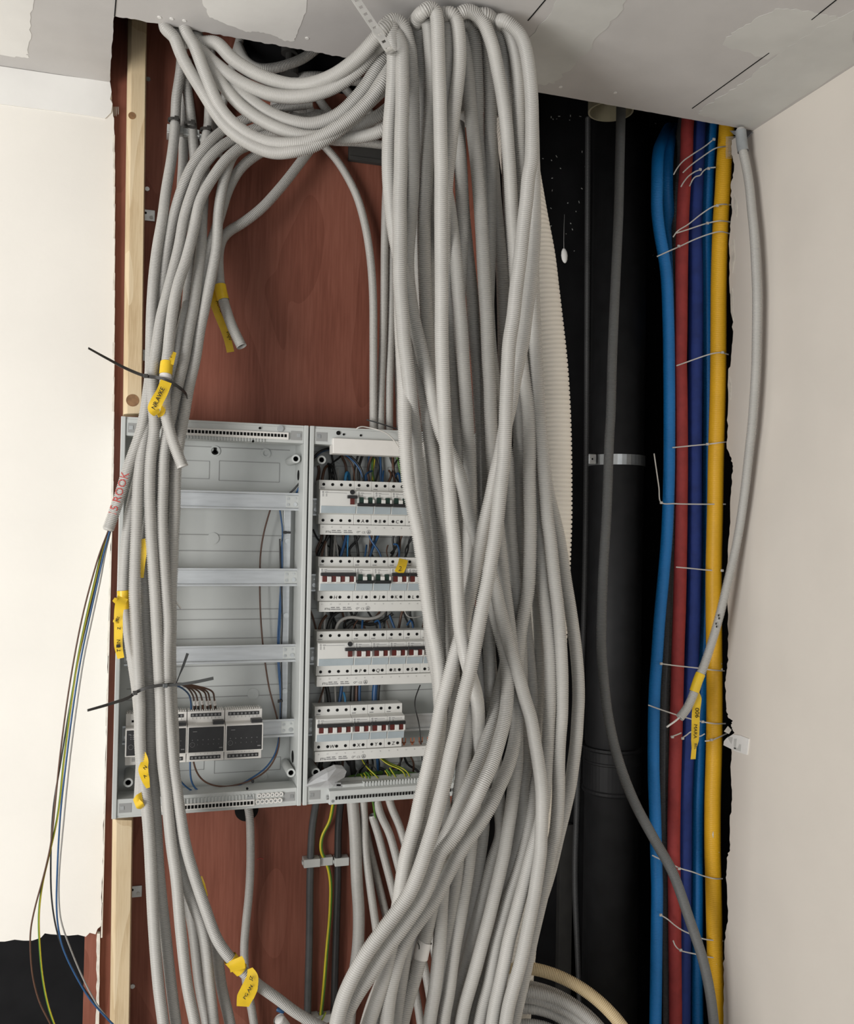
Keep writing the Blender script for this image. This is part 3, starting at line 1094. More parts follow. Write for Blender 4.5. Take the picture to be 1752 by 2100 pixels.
for i, (ch, k) in enumerate((('I', 'off'), ('J', 'off'), ('K', 'on'), ('L', 'on'), ('', 'on'), ('', 'on'))):
    lab = {'I': 'white double breaker marked I in the second row, switched off', 'J': 'white double breaker marked J in the second row, switched off',
           'K': 'white double breaker marked K under the yellow number tape', 'L': 'white double breaker marked L in the second row at the edge of the hanging conduits'}.get(
        ch, 'white double breaker of the second row hidden behind the hanging conduits')
    breaker(lab, 'circuit breaker', X0[1] + (4 + 2 * i) * MW, ZT[1], 2, k, ch or None, G_[1])
breaker('white four-module residual current device at the left end of the third breaker row', 'circuit breaker', X0[2], ZT[2], 4, 'rcd_on', None, G_[2])
for i, ch in enumerate('PQRST '):
    lab = {'T': 'white double breaker of the third row cut off by the hanging conduits', ' ': 'white double breaker of the third row hidden behind the hanging conduits'}.get(
        ch, 'white double breaker marked %s in the third row, switched on' % ch)
    breaker(lab, 'circuit breaker', X0[2] + (4 + 2 * i) * MW, ZT[2], 2, 'on', ch.strip() or None, G_[2])
breaker('white four-pole breaker marked W at the left end of the bottom row', 'circuit breaker', X0[3], ZT[3], 4, 'on', 'W', G_[3])
for i, ch in enumerate('XYZ'):
    breaker('white double breaker marked %s in the bottom row, switched on' % ch, 'circuit breaker', X0[3] + (4 + 2 * i) * MW, ZT[3], 2, 'on', ch, G_[3])
# yellow tape with a handwritten 2
m = MB()
c0, c1 = at(828, 1147, 1.823), at(818, 1175, 1.799)
ribbon(m, [c0, (c0 + c1) / 2 + [0.0, -0.004, 0], c1], 0.0185, wdir=(1, 0, 0))
o = m.build('number_tape', TAPE)
tag(o, 'short yellow tape with a handwritten 2 stuck on a second-row breaker', 'tape')
m = MB()
put_text(m, '2', at(821, 1166, 1.7985), 0.0145, shear=0.2, center=True)
m.build('handwriting', INK, o)

# comb busbars under each row
for k in range(4):
    z1_ = ZT[k] - 0.0892
    z0_ = z1_ - 0.0205
    xl = X0[k] + (0.003 if k < 2 else 0.001)
    root = empty('comb_busbar', (0.48, 1.85, z0_), 'white comb busbar strip with printing below the %s row of breakers' % ordn[k], 'busbar', 'comb busbars under the breaker rows')
    m = MB().box(xl, 0.640, 1.822, 1.845, z0_, z1_)
    m.build('cover_strip', MCBW, root, bevel=0.0008)
    m = MB()
    pol = ['L1', 'L2', 'L3', 'N', 'L2', 'N', 'L1', 'N', 'L2', 'N', 'L3', 'N', 'L1', 'N', 'L2', 'N']
    for i, s_ in enumerate(pol):
        put_text(m, s_, (X0[k] + (i + 0.5) * MW - 0.002, 1.8215, z1_ - 0.0062), 0.0034)
    put_text(m, 'FTG', (xl + 0.0115, 1.8215, z0_ + 0.0035), 0.0062)
    put_text(m, 'FTG', (xl + 0.0117, 1.8215, z0_ + 0.0036), 0.0062)
    for q in range(2):                     # two lines of print too small to read
        for (u0, u1) in ((0.0235, 0.0335), (0.0345, 0.0430), (0.0480, 0.0560), (0.0570, 0.0660)):
            m.box(xl + u0, xl + u1 - 0.002 * q, 1.8214, 1.8218, z0_ + 0.0040 + q * 0.0036, z0_ + 0.0058 + q * 0.0036)
    m.ring((xl + 0.0770, 1.8214, z0_ + 0.0062), (0, 1, 0), 0.0022, 0.0016, 0.0004, 14)
    m.box(xl + 0.0792, xl + 0.0825, 1.8214, 1.8218, z0_ + 0.0072, z0_ + 0.0080)
    put_text(m, 'CE', (xl + 0.0855, 1.8215, z0_ + 0.0036), 0.0062)
    m.ring((xl + 0.0995, 1.8214, z0_ + 0.0066), (0, 1, 0), 0.0042, 0.0036, 0.0004, 20)
    m.extrude([(xl + 0.0970, 1.8214, z0_ + 0.0040), (xl + 0.1020, 1.8214, z0_ + 0.0040), (xl + 0.0995, 1.8214, z0_ + 0.0098)], 1, (0, 0.0004, 0))
    m.build('printing', GINK, root)
    if k == 3:
        m = MB()
        for i in range(5):
            x = X0[3] + (10.45 + i) * MW
            m.box(x - 0.0022, x + 0.0022, 1.838, 1.8395, z1_ - 0.002, z1_ + 0.005)
            for s_ in (-1, 1):
                m.box(x + s_ * 0.0034 - 0.001, x + s_ * 0.0034 + 0.001, 1.838, 1.8395, z1_ + 0.005, z1_ + 0.0145)
            m.box(x - 0.0044, x + 0.0044, 1.838, 1.8395, z1_ + 0.0035, z1_ + 0.0065)
            m.build('copper_fork', COPPER, root)
            m = MB()

# ------------------------------------------------------------------ dark-faced modules
def module(label, xl, xr, full, ytop=1458, ybot=1558):
    Yn = 1.812
    xa_, xb_ = at(xl, 1500, Yn)[0] + 0.0004, at(xr, 1500, Yn)[0] - 0.0004
    zt_ = zat(430, ytop, 1.83)
    H = 0.0965
    root = empty('control_module', ((xa_ + xb_) / 2, 1.862, zt_ - H), label, 'module', 'dark-faced modules on the bottom rail')
    prof = [(1.862, 0), (1.832, 0), (1.832, -0.0215), (1.816, -0.0235), (1.816, -0.076), (1.832, -0.078), (1.832, -H), (1.862, -H)]
    MB().extrude([(xa_, y_, zt_ + z_) for y_, z_ in prof], 0, (xb_ - xa_, 0, 0)).build('housing', BRASSW, root, bevel=0.0006)
    MB().box(xa_ - 0.0002, xb_ + 0.0002, Yn, 1.8165, zt_ - 0.0760, zt_ - 0.0245).build('face_frame', BRASSW, root, bevel=0.0005)
    m = MB().box(xa_ + 0.0022, xb_ - 0.0022, Yn - 0.0006, Yn + 0.0004, zt_ - 0.0740, zt_ - 0.0268)
    fp = m.build('black_face', BLK, root)
    m = MB()
    n = 6 if full else 3
    for i in range(n):
        if full:
            x, z = xa_ + (xb_ - xa_) * (0.13 + 0.142 * i), zt_ - 0.0508
            put_text(m, str(i + 1), (x - 0.001, Yn - 0.0010, zt_ - 0.0605), 0.0032)
        else:
            x, z = xa_ + 0.010, zt_ - 0.0360 - i * 0.0036
            m.box(x + 0.003, x + 0.007, Yn - 0.0009, Yn - 0.0005, z - 0.0005, z + 0.0005)
        m.cyl((x, Yn - 0.0009, z), (0, 1, 0), 0.00085, 0.0005, 10)
    cx, cz = (xa_ + (xb_ - xa_) * 0.13, zt_ - 0.0595) if full else (xa_ + 0.0100, zt_ - 0.0580)
    m.ring((cx, Yn - 0.0009, cz), (0, 1, 0), 0.0046, 0.0042, 0.0005, 22)
    m.box(xa_ + (xb_ - xa_) * 0.14, xa_ + (xb_ - xa_) * 0.25, Yn - 0.0009, Yn - 0.0005, zt_ - 0.0352, zt_ - 0.0342)
    m.box(xb_ - 0.0105, xb_ - 0.004, Yn - 0.0009, Yn - 0.0005, zt_ - 0.0678, zt_ - 0.0660)
    m.build('face_print', GINK, fp)
    if full:
        m = MB()
        m.box(xa_ + 0.006, xb_ - 0.006, 1.8308, 1.8325, zt_ - 0.0105, zt_ - 0.0040)
        m.box(xa_ + 0.006, xb_ - 0.006, 1.8308, 1.8325, zt_ - 0.0925, zt_ - 0.0855)
        m.build('terminal_row', BLK, root, split=True)
        m = MB()
        for i in range(8):
            x = xa_ + 0.010 + (xb_ - xa_ - 0.020) * i / 7
            for z in (zt_ - 0.0072, zt_ - 0.0890):
                m.cyl((x, 1.8302, z), (0, 1, 0), 0.0021, 0.001, 12)
        m.build('terminal_screw', GINK, root, split=True)
        m = MB().box(xb_ - 0.0225, xb_ - 0.0015, 1.8150, 1.8330, zt_ - 0.0236, zt_ - 0.0170)
        m.build('link_plug', BLK, root, bevel=0.0005)
        m = MB()
        for i in range(8):
            x = xa_ + 0.010 + (xb_ - xa_ - 0.020) * i / 7
            m.box(x - 0.0003, x + 0.0003, 1.8316, 1.8322, zt_ - 0.0150, zt_ - 0.0118)
        for x in (xa_ + 0.026, xa_ + 0.048):
            m.box(x - 0.009, x + 0.008, 1.8316, 1.8322, zt_ - 0.0805, zt_ - 0.0801)
            for q in (-0.009, 0, 0.008):
                m.box(x + q - 0.0002, x + q + 0.0002, 1.8316, 1.8322, zt_ - 0.0830, zt_ - 0.0801)
        m.build('printed_marking', GINK, root)
    else:
        m = MB()
        for (dx, dz) in ((0.0105, -0.012), (0.0165, -0.012)):
            m.box(xa_ + dx, xa_ + dx + 0.004, 1.8312, 1.8325, zt_ + dz - 0.004, zt_ + dz)
        m.build('socket', HOLE, root, split=True)
        m = MB()
        for q in range(4):
            m.box(xa_ + 0.012, xa_ + 0.018, 1.8316, 1.8322, zt_ - 0.0835 - q * 0.002, zt_ - 0.0825 - q * 0.002)
        m.build('printed_marking', GINK, root)
    m = MB()
    k = int((xb_ - xa_) / 0.0042)
    for i in range(k):
        x = xa_ + 0.002 + i * 0.0042
        m.box(x, x + 0.0018, 1.836, 1.858, zt_ - 0.0002, zt_ + 0.0022)
    m.build('vent_fins', BRASSW, root)
    return root


module('narrow white module with a black face at the far left of the bottom rail', 257, 305, False, 1458)
module('white module with a black face mostly covered by the tied conduits', 306, 384, True)
module('white module with a black face fed by labelled brown wires from above', 384.5, 462, True)
module('white module with a black face at the right-hand end of the row', 462.5, 540, True)

# ------------------------------------------------------------------ the big hanging bundle
ZT_ = 2.459          # conduits lie just under the ceiling where they turn over
RB = 0.0113
BUN = 'grey conduits of the big hanging bundle'
BUNDLE = [
    # label, depth (y, Y) knots, traced centre line, tail (True: turns back over the strap)
    ('front conduit crossing the whole bundle from the upper right to the lower left', [(0, 1.405), (300, 1.37), (2100, 1.36)],
     [(1030, 40), (1045, 50), (1067, 71), (1078, 100), (1085, 140), (1089, 180), (1091, 220), (1091, 300), (1089, 340), (1085, 355), (1080, 410), (1073, 470), (1067, 530), (1059, 590), (1053, 650), (1045, 700), (1042, 746),
      (1040, 791), (1038, 837), (1036, 900), (1033, 950), (1027, 1000), (1022, 1050), (1016, 1098), (1008, 1146), (1000, 1194), (990, 1242), (981, 1290), (972, 1338), (962, 1386), (950, 1434), (937, 1496), (925, 1544), (915, 1592), (903, 1640),
      (891, 1688), (876, 1736), (860, 1784), (842, 1828), (824, 1856), (805, 1882), (783, 1911), (752, 1954), (728, 1995), (706, 2043), (692, 2093), (684, 2140)], 1),
    ('conduit with the topmost turn-over, running straight down the middle of the bundle front', [(0, 1.40), (1350, 1.385), (1450, 1.44), (1600, 1.49), (2100, 1.47)],
     [(836, 110, 1.52), (838, 76, 1.50), (846, 52, 1.47), (856, 37, 1.44), (866, 26), (874, 19), (880, 16), (888, 15), (894, 24), (897, 45), (898, 70), (900, 140), (902, 200), (903, 250), (904, 300), (905, 350), (905, 450), (906, 600), (906, 700), (908, 768), (910, 814), (913, 883), (916, 928), (919, 974), (923, 1020), (926, 1065), (930, 1098),
      (934, 1146), (937, 1194), (940, 1242), (944, 1290), (955, 1345), (967, 1390), (976, 1420), (981, 1460), (980, 1520), (978, 1580), (974, 1650), (964, 1748), (958, 1796), (950, 1844), (942, 1892), (933, 1940), (926, 1988), (920, 2036), (911, 2084), (906, 2140)], 0),
    ('conduit at the left edge by the strap that later runs diagonally to the right', 1.435,
     [(793, 56), (797, 45), (803, 50), (806, 80), (807, 140), (804, 200), (799, 260), (797, 340), (800, 400), (805, 450), (813, 500), (823, 545), (836, 590), (845, 640), (860, 700), (871, 746), (883, 791), (892, 837), (903, 883), (923, 928), (943, 974), (955, 1020),
      (964, 1065), (972, 1088), (983, 1117), (1003, 1165), (1016, 1205), (1024, 1242), (1036, 1290), (1050, 1338), (1064, 1386), (1077, 1434), (1089, 1472), (1097, 1520), (1105, 1568), (1111, 1616), (1112, 1664), (1110, 1712), (1109, 1746), (1103, 1791),
      (1096, 1837), (1087, 1883), (1078, 1928), (1068, 1974), (1055, 2020), (1043, 2065), (1036, 2110), (1030, 2150)], 0),
    ('conduit rising between the two leftmost turn-overs and hanging down the left edge of the bundle', [(0, 1.45), (200, 1.41), (750, 1.41), (900, 1.46), (2100, 1.46)],
     [(812, 70), (823, 90), (825, 140), (825, 220), (823, 280), (822, 350), (820, 410), (820, 470), (820, 530), (821, 590), (826, 650), (829, 700), (835, 746), (840, 791), (845, 837), (851, 883), (855, 928), (861, 974), (865, 1020), (869, 1065),
      (874, 1120), (878, 1190), (880, 1242), (882, 1290), (887, 1338), (898, 1386), (902, 1434), (905, 1480), (904, 1540), (899, 1620), (890, 1680), (880, 1740), (866, 1810), (850, 1870), (836, 1930), (826, 1990), (818, 2050), (812, 2140)], 1),
    ('conduit with an olive tinge, second turn-over from the strap', [(0, 1.43), (300, 1.46), (2100, 1.46)],
     [(790, 52), (800, 42), (812, 40), (828, 54), (836, 80), (841, 100), (844, 140), (846, 180), (847, 220), (847, 340), (846, 400), (842, 450), (837, 510), (836, 550), (840, 600), (848, 650), (856, 700), (863, 760), (871, 814), (876, 850), (878, 883), (886, 928), (893, 974),
      (903, 1020), (911, 1065), (919, 1098), (924, 1146), (927, 1194), (928, 1242), (927, 1290), (928, 1338), (930, 1400), (929, 1450), (920, 1500), (910, 1550), (906, 1600), (911, 1650), (912, 1700), (904, 1760), (893, 1830), (882, 1880), (874, 1916),
      (866, 1947), (856, 1988), (842, 2036), (829, 2084), (820, 2130)], 1),
    ('dim conduit third from the strap, half hidden behind the olive-tinged one', [(0, 1.44), (250, 1.50), (2100, 1.51)],
     [(838, 52), (848, 48), (858, 62), (863, 90), (866, 130), (866, 170), (865, 220), (862, 280), (860, 340), (858, 440), (859, 510), (864, 570), (873, 650), (880, 750), (890, 850), (895, 950), (900, 1100), (910, 1250), (915, 1400), (910, 1500), (895, 1600), (880, 1700),
      (862, 1800), (846, 1900), (822, 2000), (795, 2110)], 1),
    ('conduit just left of the topmost turn-over, fanning out to the left lower down', [(0, 1.42), (250, 1.46), (2100, 1.485)],
     [(858, 36), (866, 26), (874, 34), (880, 60), (883, 100), (886, 140), (886, 180), (885, 220), (881, 260), (879, 300), (876, 340), (874, 380), (871, 430), (870, 480), (871, 550), (875, 650), (880, 720), (886, 800), (894, 900), (903, 1000), (912, 1100), (920, 1200), (930, 1300), (940, 1400),
      (945, 1500), (948, 1600), (943, 1700), (936, 1796), (929, 1844), (920, 1900), (908, 1990), (898, 2090), (893, 2140)], 1),
    ('slim-looking conduit right of the topmost turn-over that ducks behind it', [(0, 1.42), (230, 1.43), (330, 1.485), (2100, 1.49)],
     [(906, 30), (913, 22), (919, 40), (920, 70), (919, 110), (917, 150), (914, 190), (909, 240), (900, 300), (893, 350), (888, 420), (884, 500), (884, 620), (885, 700), (884, 780), (882, 850), (882, 920), (885, 1000), (889, 1050), (895, 1098), (899, 1194), (904, 1242), (909, 1290),
      (915, 1338), (920, 1450), (915, 1550), (905, 1650), (888, 1750), (870, 1850), (852, 1910), (840, 1960), (828, 2010), (815, 2070), (808, 2130)], 1),
    ('conduit second right of the topmost turn-over, bending left behind the middle one', [(0, 1.405), (300, 1.415), (420, 1.435), (650, 1.51), (2100, 1.52)],
     [(918, 27), (928, 26), (936, 40), (942, 80), (943, 120), (940, 160), (935, 200), (930, 240), (926, 280), (922, 320), (918, 350), (915, 400), (912, 440), (911, 500), (917, 580), (927, 680), (933, 760), (936, 840), (939, 900), (941, 1000), (945, 1100), (955, 1200), (970, 1300), (985, 1400),
      (990, 1500), (993, 1600), (991, 1700), (985, 1750), (979, 1796), (972, 1844), (964, 1892), (957, 1940), (947, 1988), (938, 2040), (928, 2120)], 1),
    ('conduit emerging from behind the middle one and running down on its right side', [(0, 1.47), (2100, 1.46)],
     [(897, 90), (899, 200), (903, 290), (909, 350), (916, 395), (921, 420), (925, 450), (930, 490), (935, 530), (938, 570), (941, 610), (945, 650), (948, 690), (951, 746), (954, 791), (957, 837), (960, 883), (963, 928), (964, 974), (965, 1020), (963, 1070), (961, 1130), (957, 1200), (955, 1260),
      (957, 1350), (960, 1448), (958, 1496), (954, 1544), (947, 1592), (940, 1640), (932, 1690), (920, 1740), (912, 1790), (906, 1850), (904, 1900), (901, 1945), (897, 1990), (891, 2036), (883, 2084), (876, 2140)], 0),
    ('conduit behind the second turn-over right of the middle, ending behind its right-hand neighbour', [(0, 1.46), (300, 1.475), (2100, 1.55)],
     [(938, 80), (931, 140), (925, 200), (933, 260), (941, 300), (944, 340), (946, 360), (947, 390), (948, 430), (949, 470), (947, 510), (944, 560), (942, 600), (945, 700), (955, 800), (961, 900), (968, 1000), (975, 1100), (985, 1200), (1000, 1300), (1008, 1400), (1006, 1500), (1000, 1600), (990, 1700),
      (976, 1800), (958, 1900), (940, 2000), (920, 2110)], 0),
    ('conduit from the middle of the bundle that becomes the rightmost of the lower diagonal trio', [(0, 1.45), (300, 1.46), (1400, 1.465), (1500, 1.45), (1650, 1.41), (2100, 1.41)],
     [(950, 60), (953, 80), (957, 120), (961, 160), (963, 200), (967, 240), (971, 280), (976, 320), (979, 350), (984, 410), (988, 470), (991, 530), (994, 590), (998, 650), (1000, 700), (1002, 746), (1005, 791), (1006, 837), (1008, 883), (1010, 940), (1015, 1000), (1020, 1060), (1026, 1120), (1034, 1194), (1040, 1242),
      (1046, 1290), (1052, 1340), (1058, 1390), (1062, 1448), (1059, 1496), (1053, 1534), (1042, 1573), (1023, 1616), (1004, 1657), (980, 1695), (953, 1733), (917, 1796), (892, 1844), (857, 1892), (833, 1928), (819, 1959), (808, 2000), (800, 2036), (794, 2084), (790, 2140)], 1),
    ('dark conduit with a low turn-over tucked under the wide arch', [(0, 1.43), (300, 1.485), (2100, 1.50)],
     [(945, 50), (953, 43), (962, 46), (969, 62), (974, 90), (976, 120), (978, 160), (979, 200), (979, 240), (980, 280), (985, 350), (990, 450), (997, 550), (1005, 700), (1010, 750), (1022, 830), (1033, 900), (1040, 928), (1043, 974), (1045, 1020), (1046, 1065), (1048, 1098), (1052, 1146), (1057, 1194), (1062, 1242), (1067, 1290),
      (1069, 1338), (1070, 1386), (1070, 1430), (1075, 1480), (1079, 1520), (1080, 1568), (1073, 1616), (1072, 1664), (1065, 1712), (1055, 1755), (1045, 1800), (1030, 1880), (1015, 1940), (1003, 1990), (985, 2050), (968, 2120)], 1),
    ('conduit right of the dark low one, straight and shaded all the way down', [(0, 1.44), (300, 1.485), (2100, 1.51)],
     [(975, 52), (983, 54), (993, 80), (1000, 120), (1004, 160), (1006, 200), (1006, 240), (1006, 340), (1005, 410), (1005, 470), (1004, 530), (1002, 590), (1000, 650), (999, 720), (1000, 900), (1003, 1100), (1003, 1300), (1006, 1400), (1010, 1450), (1016, 1550), (1023, 1640), (1028, 1712), (1012, 1760), (999, 1808), (989, 1845), (979, 1883),
      (968, 1928), (957, 1974), (945, 2020), (934, 2065), (925, 2120)], 1),
    ('deep dim conduit behind the shaded straight one, leftmost of the lower diagonal trio further down', [(0, 1.50), (1300, 1.51), (1424, 1.465), (1600, 1.42), (1780, 1.44), (2100, 1.45)],
     [(1004, 240), (1010, 320), (1016, 410), (1020, 450), (1024, 490), (1028, 530), (1031, 570), (1032, 610), (1033, 650), (1034, 720), (1034, 820), (1034, 950), (1036, 1100), (1044, 1250), (1040, 1340), (1032, 1390), (1023, 1424), (1012, 1472), (998, 1520), (980, 1568), (961, 1611), (944, 1649), (930, 1683), (913, 1716), (898, 1745), (883, 1774),
      (850, 1840), (825, 1900), (800, 1960), (785, 2010), (765, 2060), (748, 2120)], 0),
    ('conduit forming the wide arch at the top right of the bundle', [(0, 1.405), (300, 1.43), (600, 1.46), (2100, 1.475)],
     [(940, 32), (948, 24), (962, 22), (978, 30), (992, 46), (1000, 64), (1011, 96), (1020, 140), (1028, 180), (1034, 220), (1039, 260), (1042, 300), (1045, 340), (1049, 410), (1051, 450), (1054, 490), (1056, 530), (1060, 600), (1066, 700), (1074, 770), (1083, 830), (1086, 883), (1087, 928), (1086, 974), (1087, 1020), (1088, 1065), (1088, 1098), (1087, 1146),
      (1085, 1194), (1082, 1222), (1077, 1247), (1071, 1278), (1066, 1310), (1061, 1360), (1059, 1420), (1060, 1500), (1060, 1568), (1054, 1616), (1048, 1664), (1040, 1712), (1035, 1746), (1025, 1791), (1014, 1837), (1003, 1883), (991, 1928), (979, 1974), (966, 2020), (953, 2065), (944, 2110)], 1),
    ('conduit following the wide arch just outside it', [(0, 1.42), (180, 1.46), (300, 1.50), (2100, 1.53)],
     [(984, 30), (994, 28), (1004, 34), (1016, 50), (1026, 76), (1033, 104), (1037, 140), (1039, 180), (1041, 250), (1042, 350), (1046, 450), (1050, 560), (1055, 700), (1062, 800), (1065, 883), (1065, 928), (1064, 974), (1065, 1020), (1067, 1065), (1070, 1100), (1073, 1194), (1080, 1300), (1090, 1400), (1095, 1500), (1096, 1600), (1090, 1700), (1072, 1800), (1050, 1900),
      (1026, 2000), (1000, 2120)], 1),
    ('conduit second from the right edge at the top of the bundle', [(0, 1.415), (300, 1.44), (420, 1.46), (2100, 1.46)],
     [(1016, 40), (1028, 44), (1044, 64), (1051, 84), (1059, 120), (1063, 160), (1064, 200), (1065, 240), (1066, 280), (1068, 320), (1068, 410), (1076, 470), (1084, 530), (1090, 600), (1095, 690), (1098, 746), (1101, 791), (1104, 837), (1108, 883), (1112, 928), (1116, 974), (1120, 1020), (1123, 1065), (1128, 1098), (1133, 1146), (1138, 1194), (1144, 1242),
      (1148, 1290), (1151, 1338), (1153, 1386), (1153, 1434), (1152, 1472), (1148, 1520), (1146, 1568), (1146, 1620), (1144, 1664), (1139, 1712), (1130, 1746), (1122, 1791), (1112, 1837), (1101, 1883), (1090, 1930), (1078, 1990), (1062, 2060), (1050, 2120)], 1),
    ('conduit running just right of the crossing one, showing from behind it below the ceiling', [(0, 1.45), (300, 1.42), (500, 1.41), (2100, 1.41)],
     [(1078, 110), (1088, 180), (1092, 250), (1094, 330), (1095, 355), (1096, 410), (1096, 470), (1093, 530), (1087, 590), (1079, 650), (1073, 700), (1063, 746), (1054, 791), (1046, 837), (1035, 883), (1027, 928), (1016, 974), (1007, 1020), (996, 1065), (989, 1098), (979, 1146), (970, 1194), (958, 1245), (946, 1300), (934, 1340), (922, 1386), (914, 1415), (905, 1448),
      (896, 1496), (885, 1544), (874, 1592), (862, 1640), (852, 1688), (838, 1736), (829, 1775), (826, 1796), (819, 1844), (812, 1890), (803, 1940), (790, 2000), (770, 2060), (750, 2120)], 0),
    ('rightmost conduit, bowing out to the right in the lower half of the bundle', [(0, 1.48), (2100, 1.49)],
     [(1080, 160), (1088, 280), (1090, 400), (1092, 520), (1096, 650), (1102, 760), (1108, 870), (1116, 950), (1125, 1010), (1137, 1060), (1146, 1098), (1154, 1146), (1161, 1194), (1169, 1242), (1176, 1290), (1182, 1338), (1186, 1386), (1187, 1434), (1185, 1472), (1182, 1520), (1176, 1568), (1169, 1616), (1158, 1664), (1146, 1712), (1138, 1746), (1130, 1780), (1120, 1815),
      (1108, 1850), (1095, 1890), (1080, 1950), (1062, 2040), (1050, 2120)], 0),
    ('conduit in the right half of the bundle, third from the right edge at mid height', [(0, 1.50), (1050, 1.49), (1600, 1.455), (2100, 1.455)],
     [(1070, 220), (1074, 380), (1078, 520), (1082, 680), (1090, 800), (1095, 900), (1100, 990), (1106, 1065), (1108, 1098), (1110, 1146), (1113, 1194), (1119, 1242), (1124, 1290), (1128, 1338), (1129, 1386), (1128, 1434), (1126, 1472), (1124, 1520), (1121, 1568), (1118, 1620), (1113, 1664), (1103, 1705), (1091, 1746), (1080, 1791), (1068, 1837), (1056, 1883), (1044, 1928), (1035, 1974), (1025, 2020),
      (1016, 2060), (1008, 2110)], 0),
    ('conduit beside the gap where the white duct shows through the bundle', [(0, 1.53), (1450, 1.52), (1700, 1.485), (2100, 1.48)],
     [(1062, 300), (1066, 500), (1072, 700), (1084, 900), (1094, 1050), (1100, 1160), (1104, 1242), (1107, 1290), (1108, 1338), (1108, 1386), (1106, 1434), (1100, 1490), (1095, 1540), (1094, 1600), (1090, 1660), (1082, 1715), (1075, 1746), (1062, 1790), (1045, 1837), (1032, 1883), (1020, 1928), (1011, 1974), (1003, 2020), (992, 2060), (982, 2110)], 0),
    ('conduit from mid-bundle that ends up as the front one of the lower diagonal trio', [(0, 1.51), (1100, 1.51), (1260, 1.465), (1424, 1.44), (1600, 1.385), (2100, 1.378)],
     [(940, 250), (946, 350), (949, 410), (952, 450), (956, 490), (960, 530), (965, 570), (969, 610), (972, 660), (975, 700), (979, 746), (982, 791), (984, 837), (987, 883), (988, 928), (989, 974), (990, 1020), (990, 1065), (994, 1130), (1003, 1195), (1014, 1255), (1026, 1300), (1036, 1340), (1042, 1390), (1041, 1424), (1036, 1472), (1024, 1520), (1009, 1568), (989, 1611), (970, 1652),
      (949, 1688), (925, 1724), (904, 1748), (886, 1796), (865, 1844), (833, 1892), (795, 1944), (759, 2000), (730, 2043), (704, 2093), (690, 2140)], 0),
    ('conduit coming out left of the bundle above the breakers and running down its left edge', [(0, 1.46), (700, 1.45), (900, 1.425), (2100, 1.435)],
     [(818, 300), (821, 420), (822, 560), (822, 650), (826, 740), (829, 800), (830, 860), (831, 905), (834, 950), (839, 1000), (849, 1050), (859, 1098), (866, 1146), (872, 1194), (878, 1242), (886, 1290), (896, 1338), (902, 1386), (904, 1450), (900, 1500), (893, 1560), (884, 1610), (877, 1650), (869, 1690), (858, 1740), (845, 1800), (833, 1860), (815, 1930), (795, 2000), (778, 2070), (766, 2130)], 0),
]
COND_OBJ = {}
for lab, Yk, L, tail in BUNDLE:
    P = pts(L, Yk, ZT_, RB)
    P[0] = P[0]
    if tail:                              # turns over and drops away behind the bundle
        (tx, ty), tY = L[0][:2], P[0][1]
        if tx < 835:
            P = [at(tx + 38, ty + 190, tY + 0.13), at(tx + 16, ty + 62, tY + 0.10), at(tx + 1, ty + 10, tY + 0.045)] + P
        else:
            P = [at(tx + 6, ty + 200, tY + 0.15), at(tx - 5, ty + 100, tY + 0.115), at(tx - 5, ty + 30, tY + 0.05)] + P
        P[2][2] = min(P[2][2], 2.447)
    COND_OBJ[lab] = conduit('corrugated_conduit', lab, 'conduit', P, RB, COND, group=BUN)
    COND_OBJ[lab + '#'] = P

# white sleeve and tape marks on two of the lower conduits
def band(parent, P3, r, material, name, label=None):
    m = MB()
    V, Fq = tube_arrays(P3, r, None, 0, 18, 1, 0.004)
    m.add(V, Fq)
    return m.build(name, material, parent, smooth=True, label=label)


oliv = COND_OBJ[BUNDLE[4][0]]
band(oliv, pts([(872, 1930), (868, 1942), (863, 1965)], 1.46), 0.0122, WTAPE, 'tape_band', 'white tape band')
m = MB()
ribbon(m, pts([(857, 1933), (860, 1940), (860, 1947)], 1.4465), 0.0018)
m.build('ink_mark', INK, oliv)
dk = COND_OBJ[BUNDLE[7][0]]
band(dk, pts([(852, 1905), (845, 1935), (838, 1962)], 1.485), 0.0128, WTAPE, 'tape_band', 'white tape band')
m = MB()
ribbon(m, pts([(844, 1913), (851, 1918), (849, 1926), (846, 1928)], 1.470), 0.0014)
m.build('ink_mark', INK, dk)

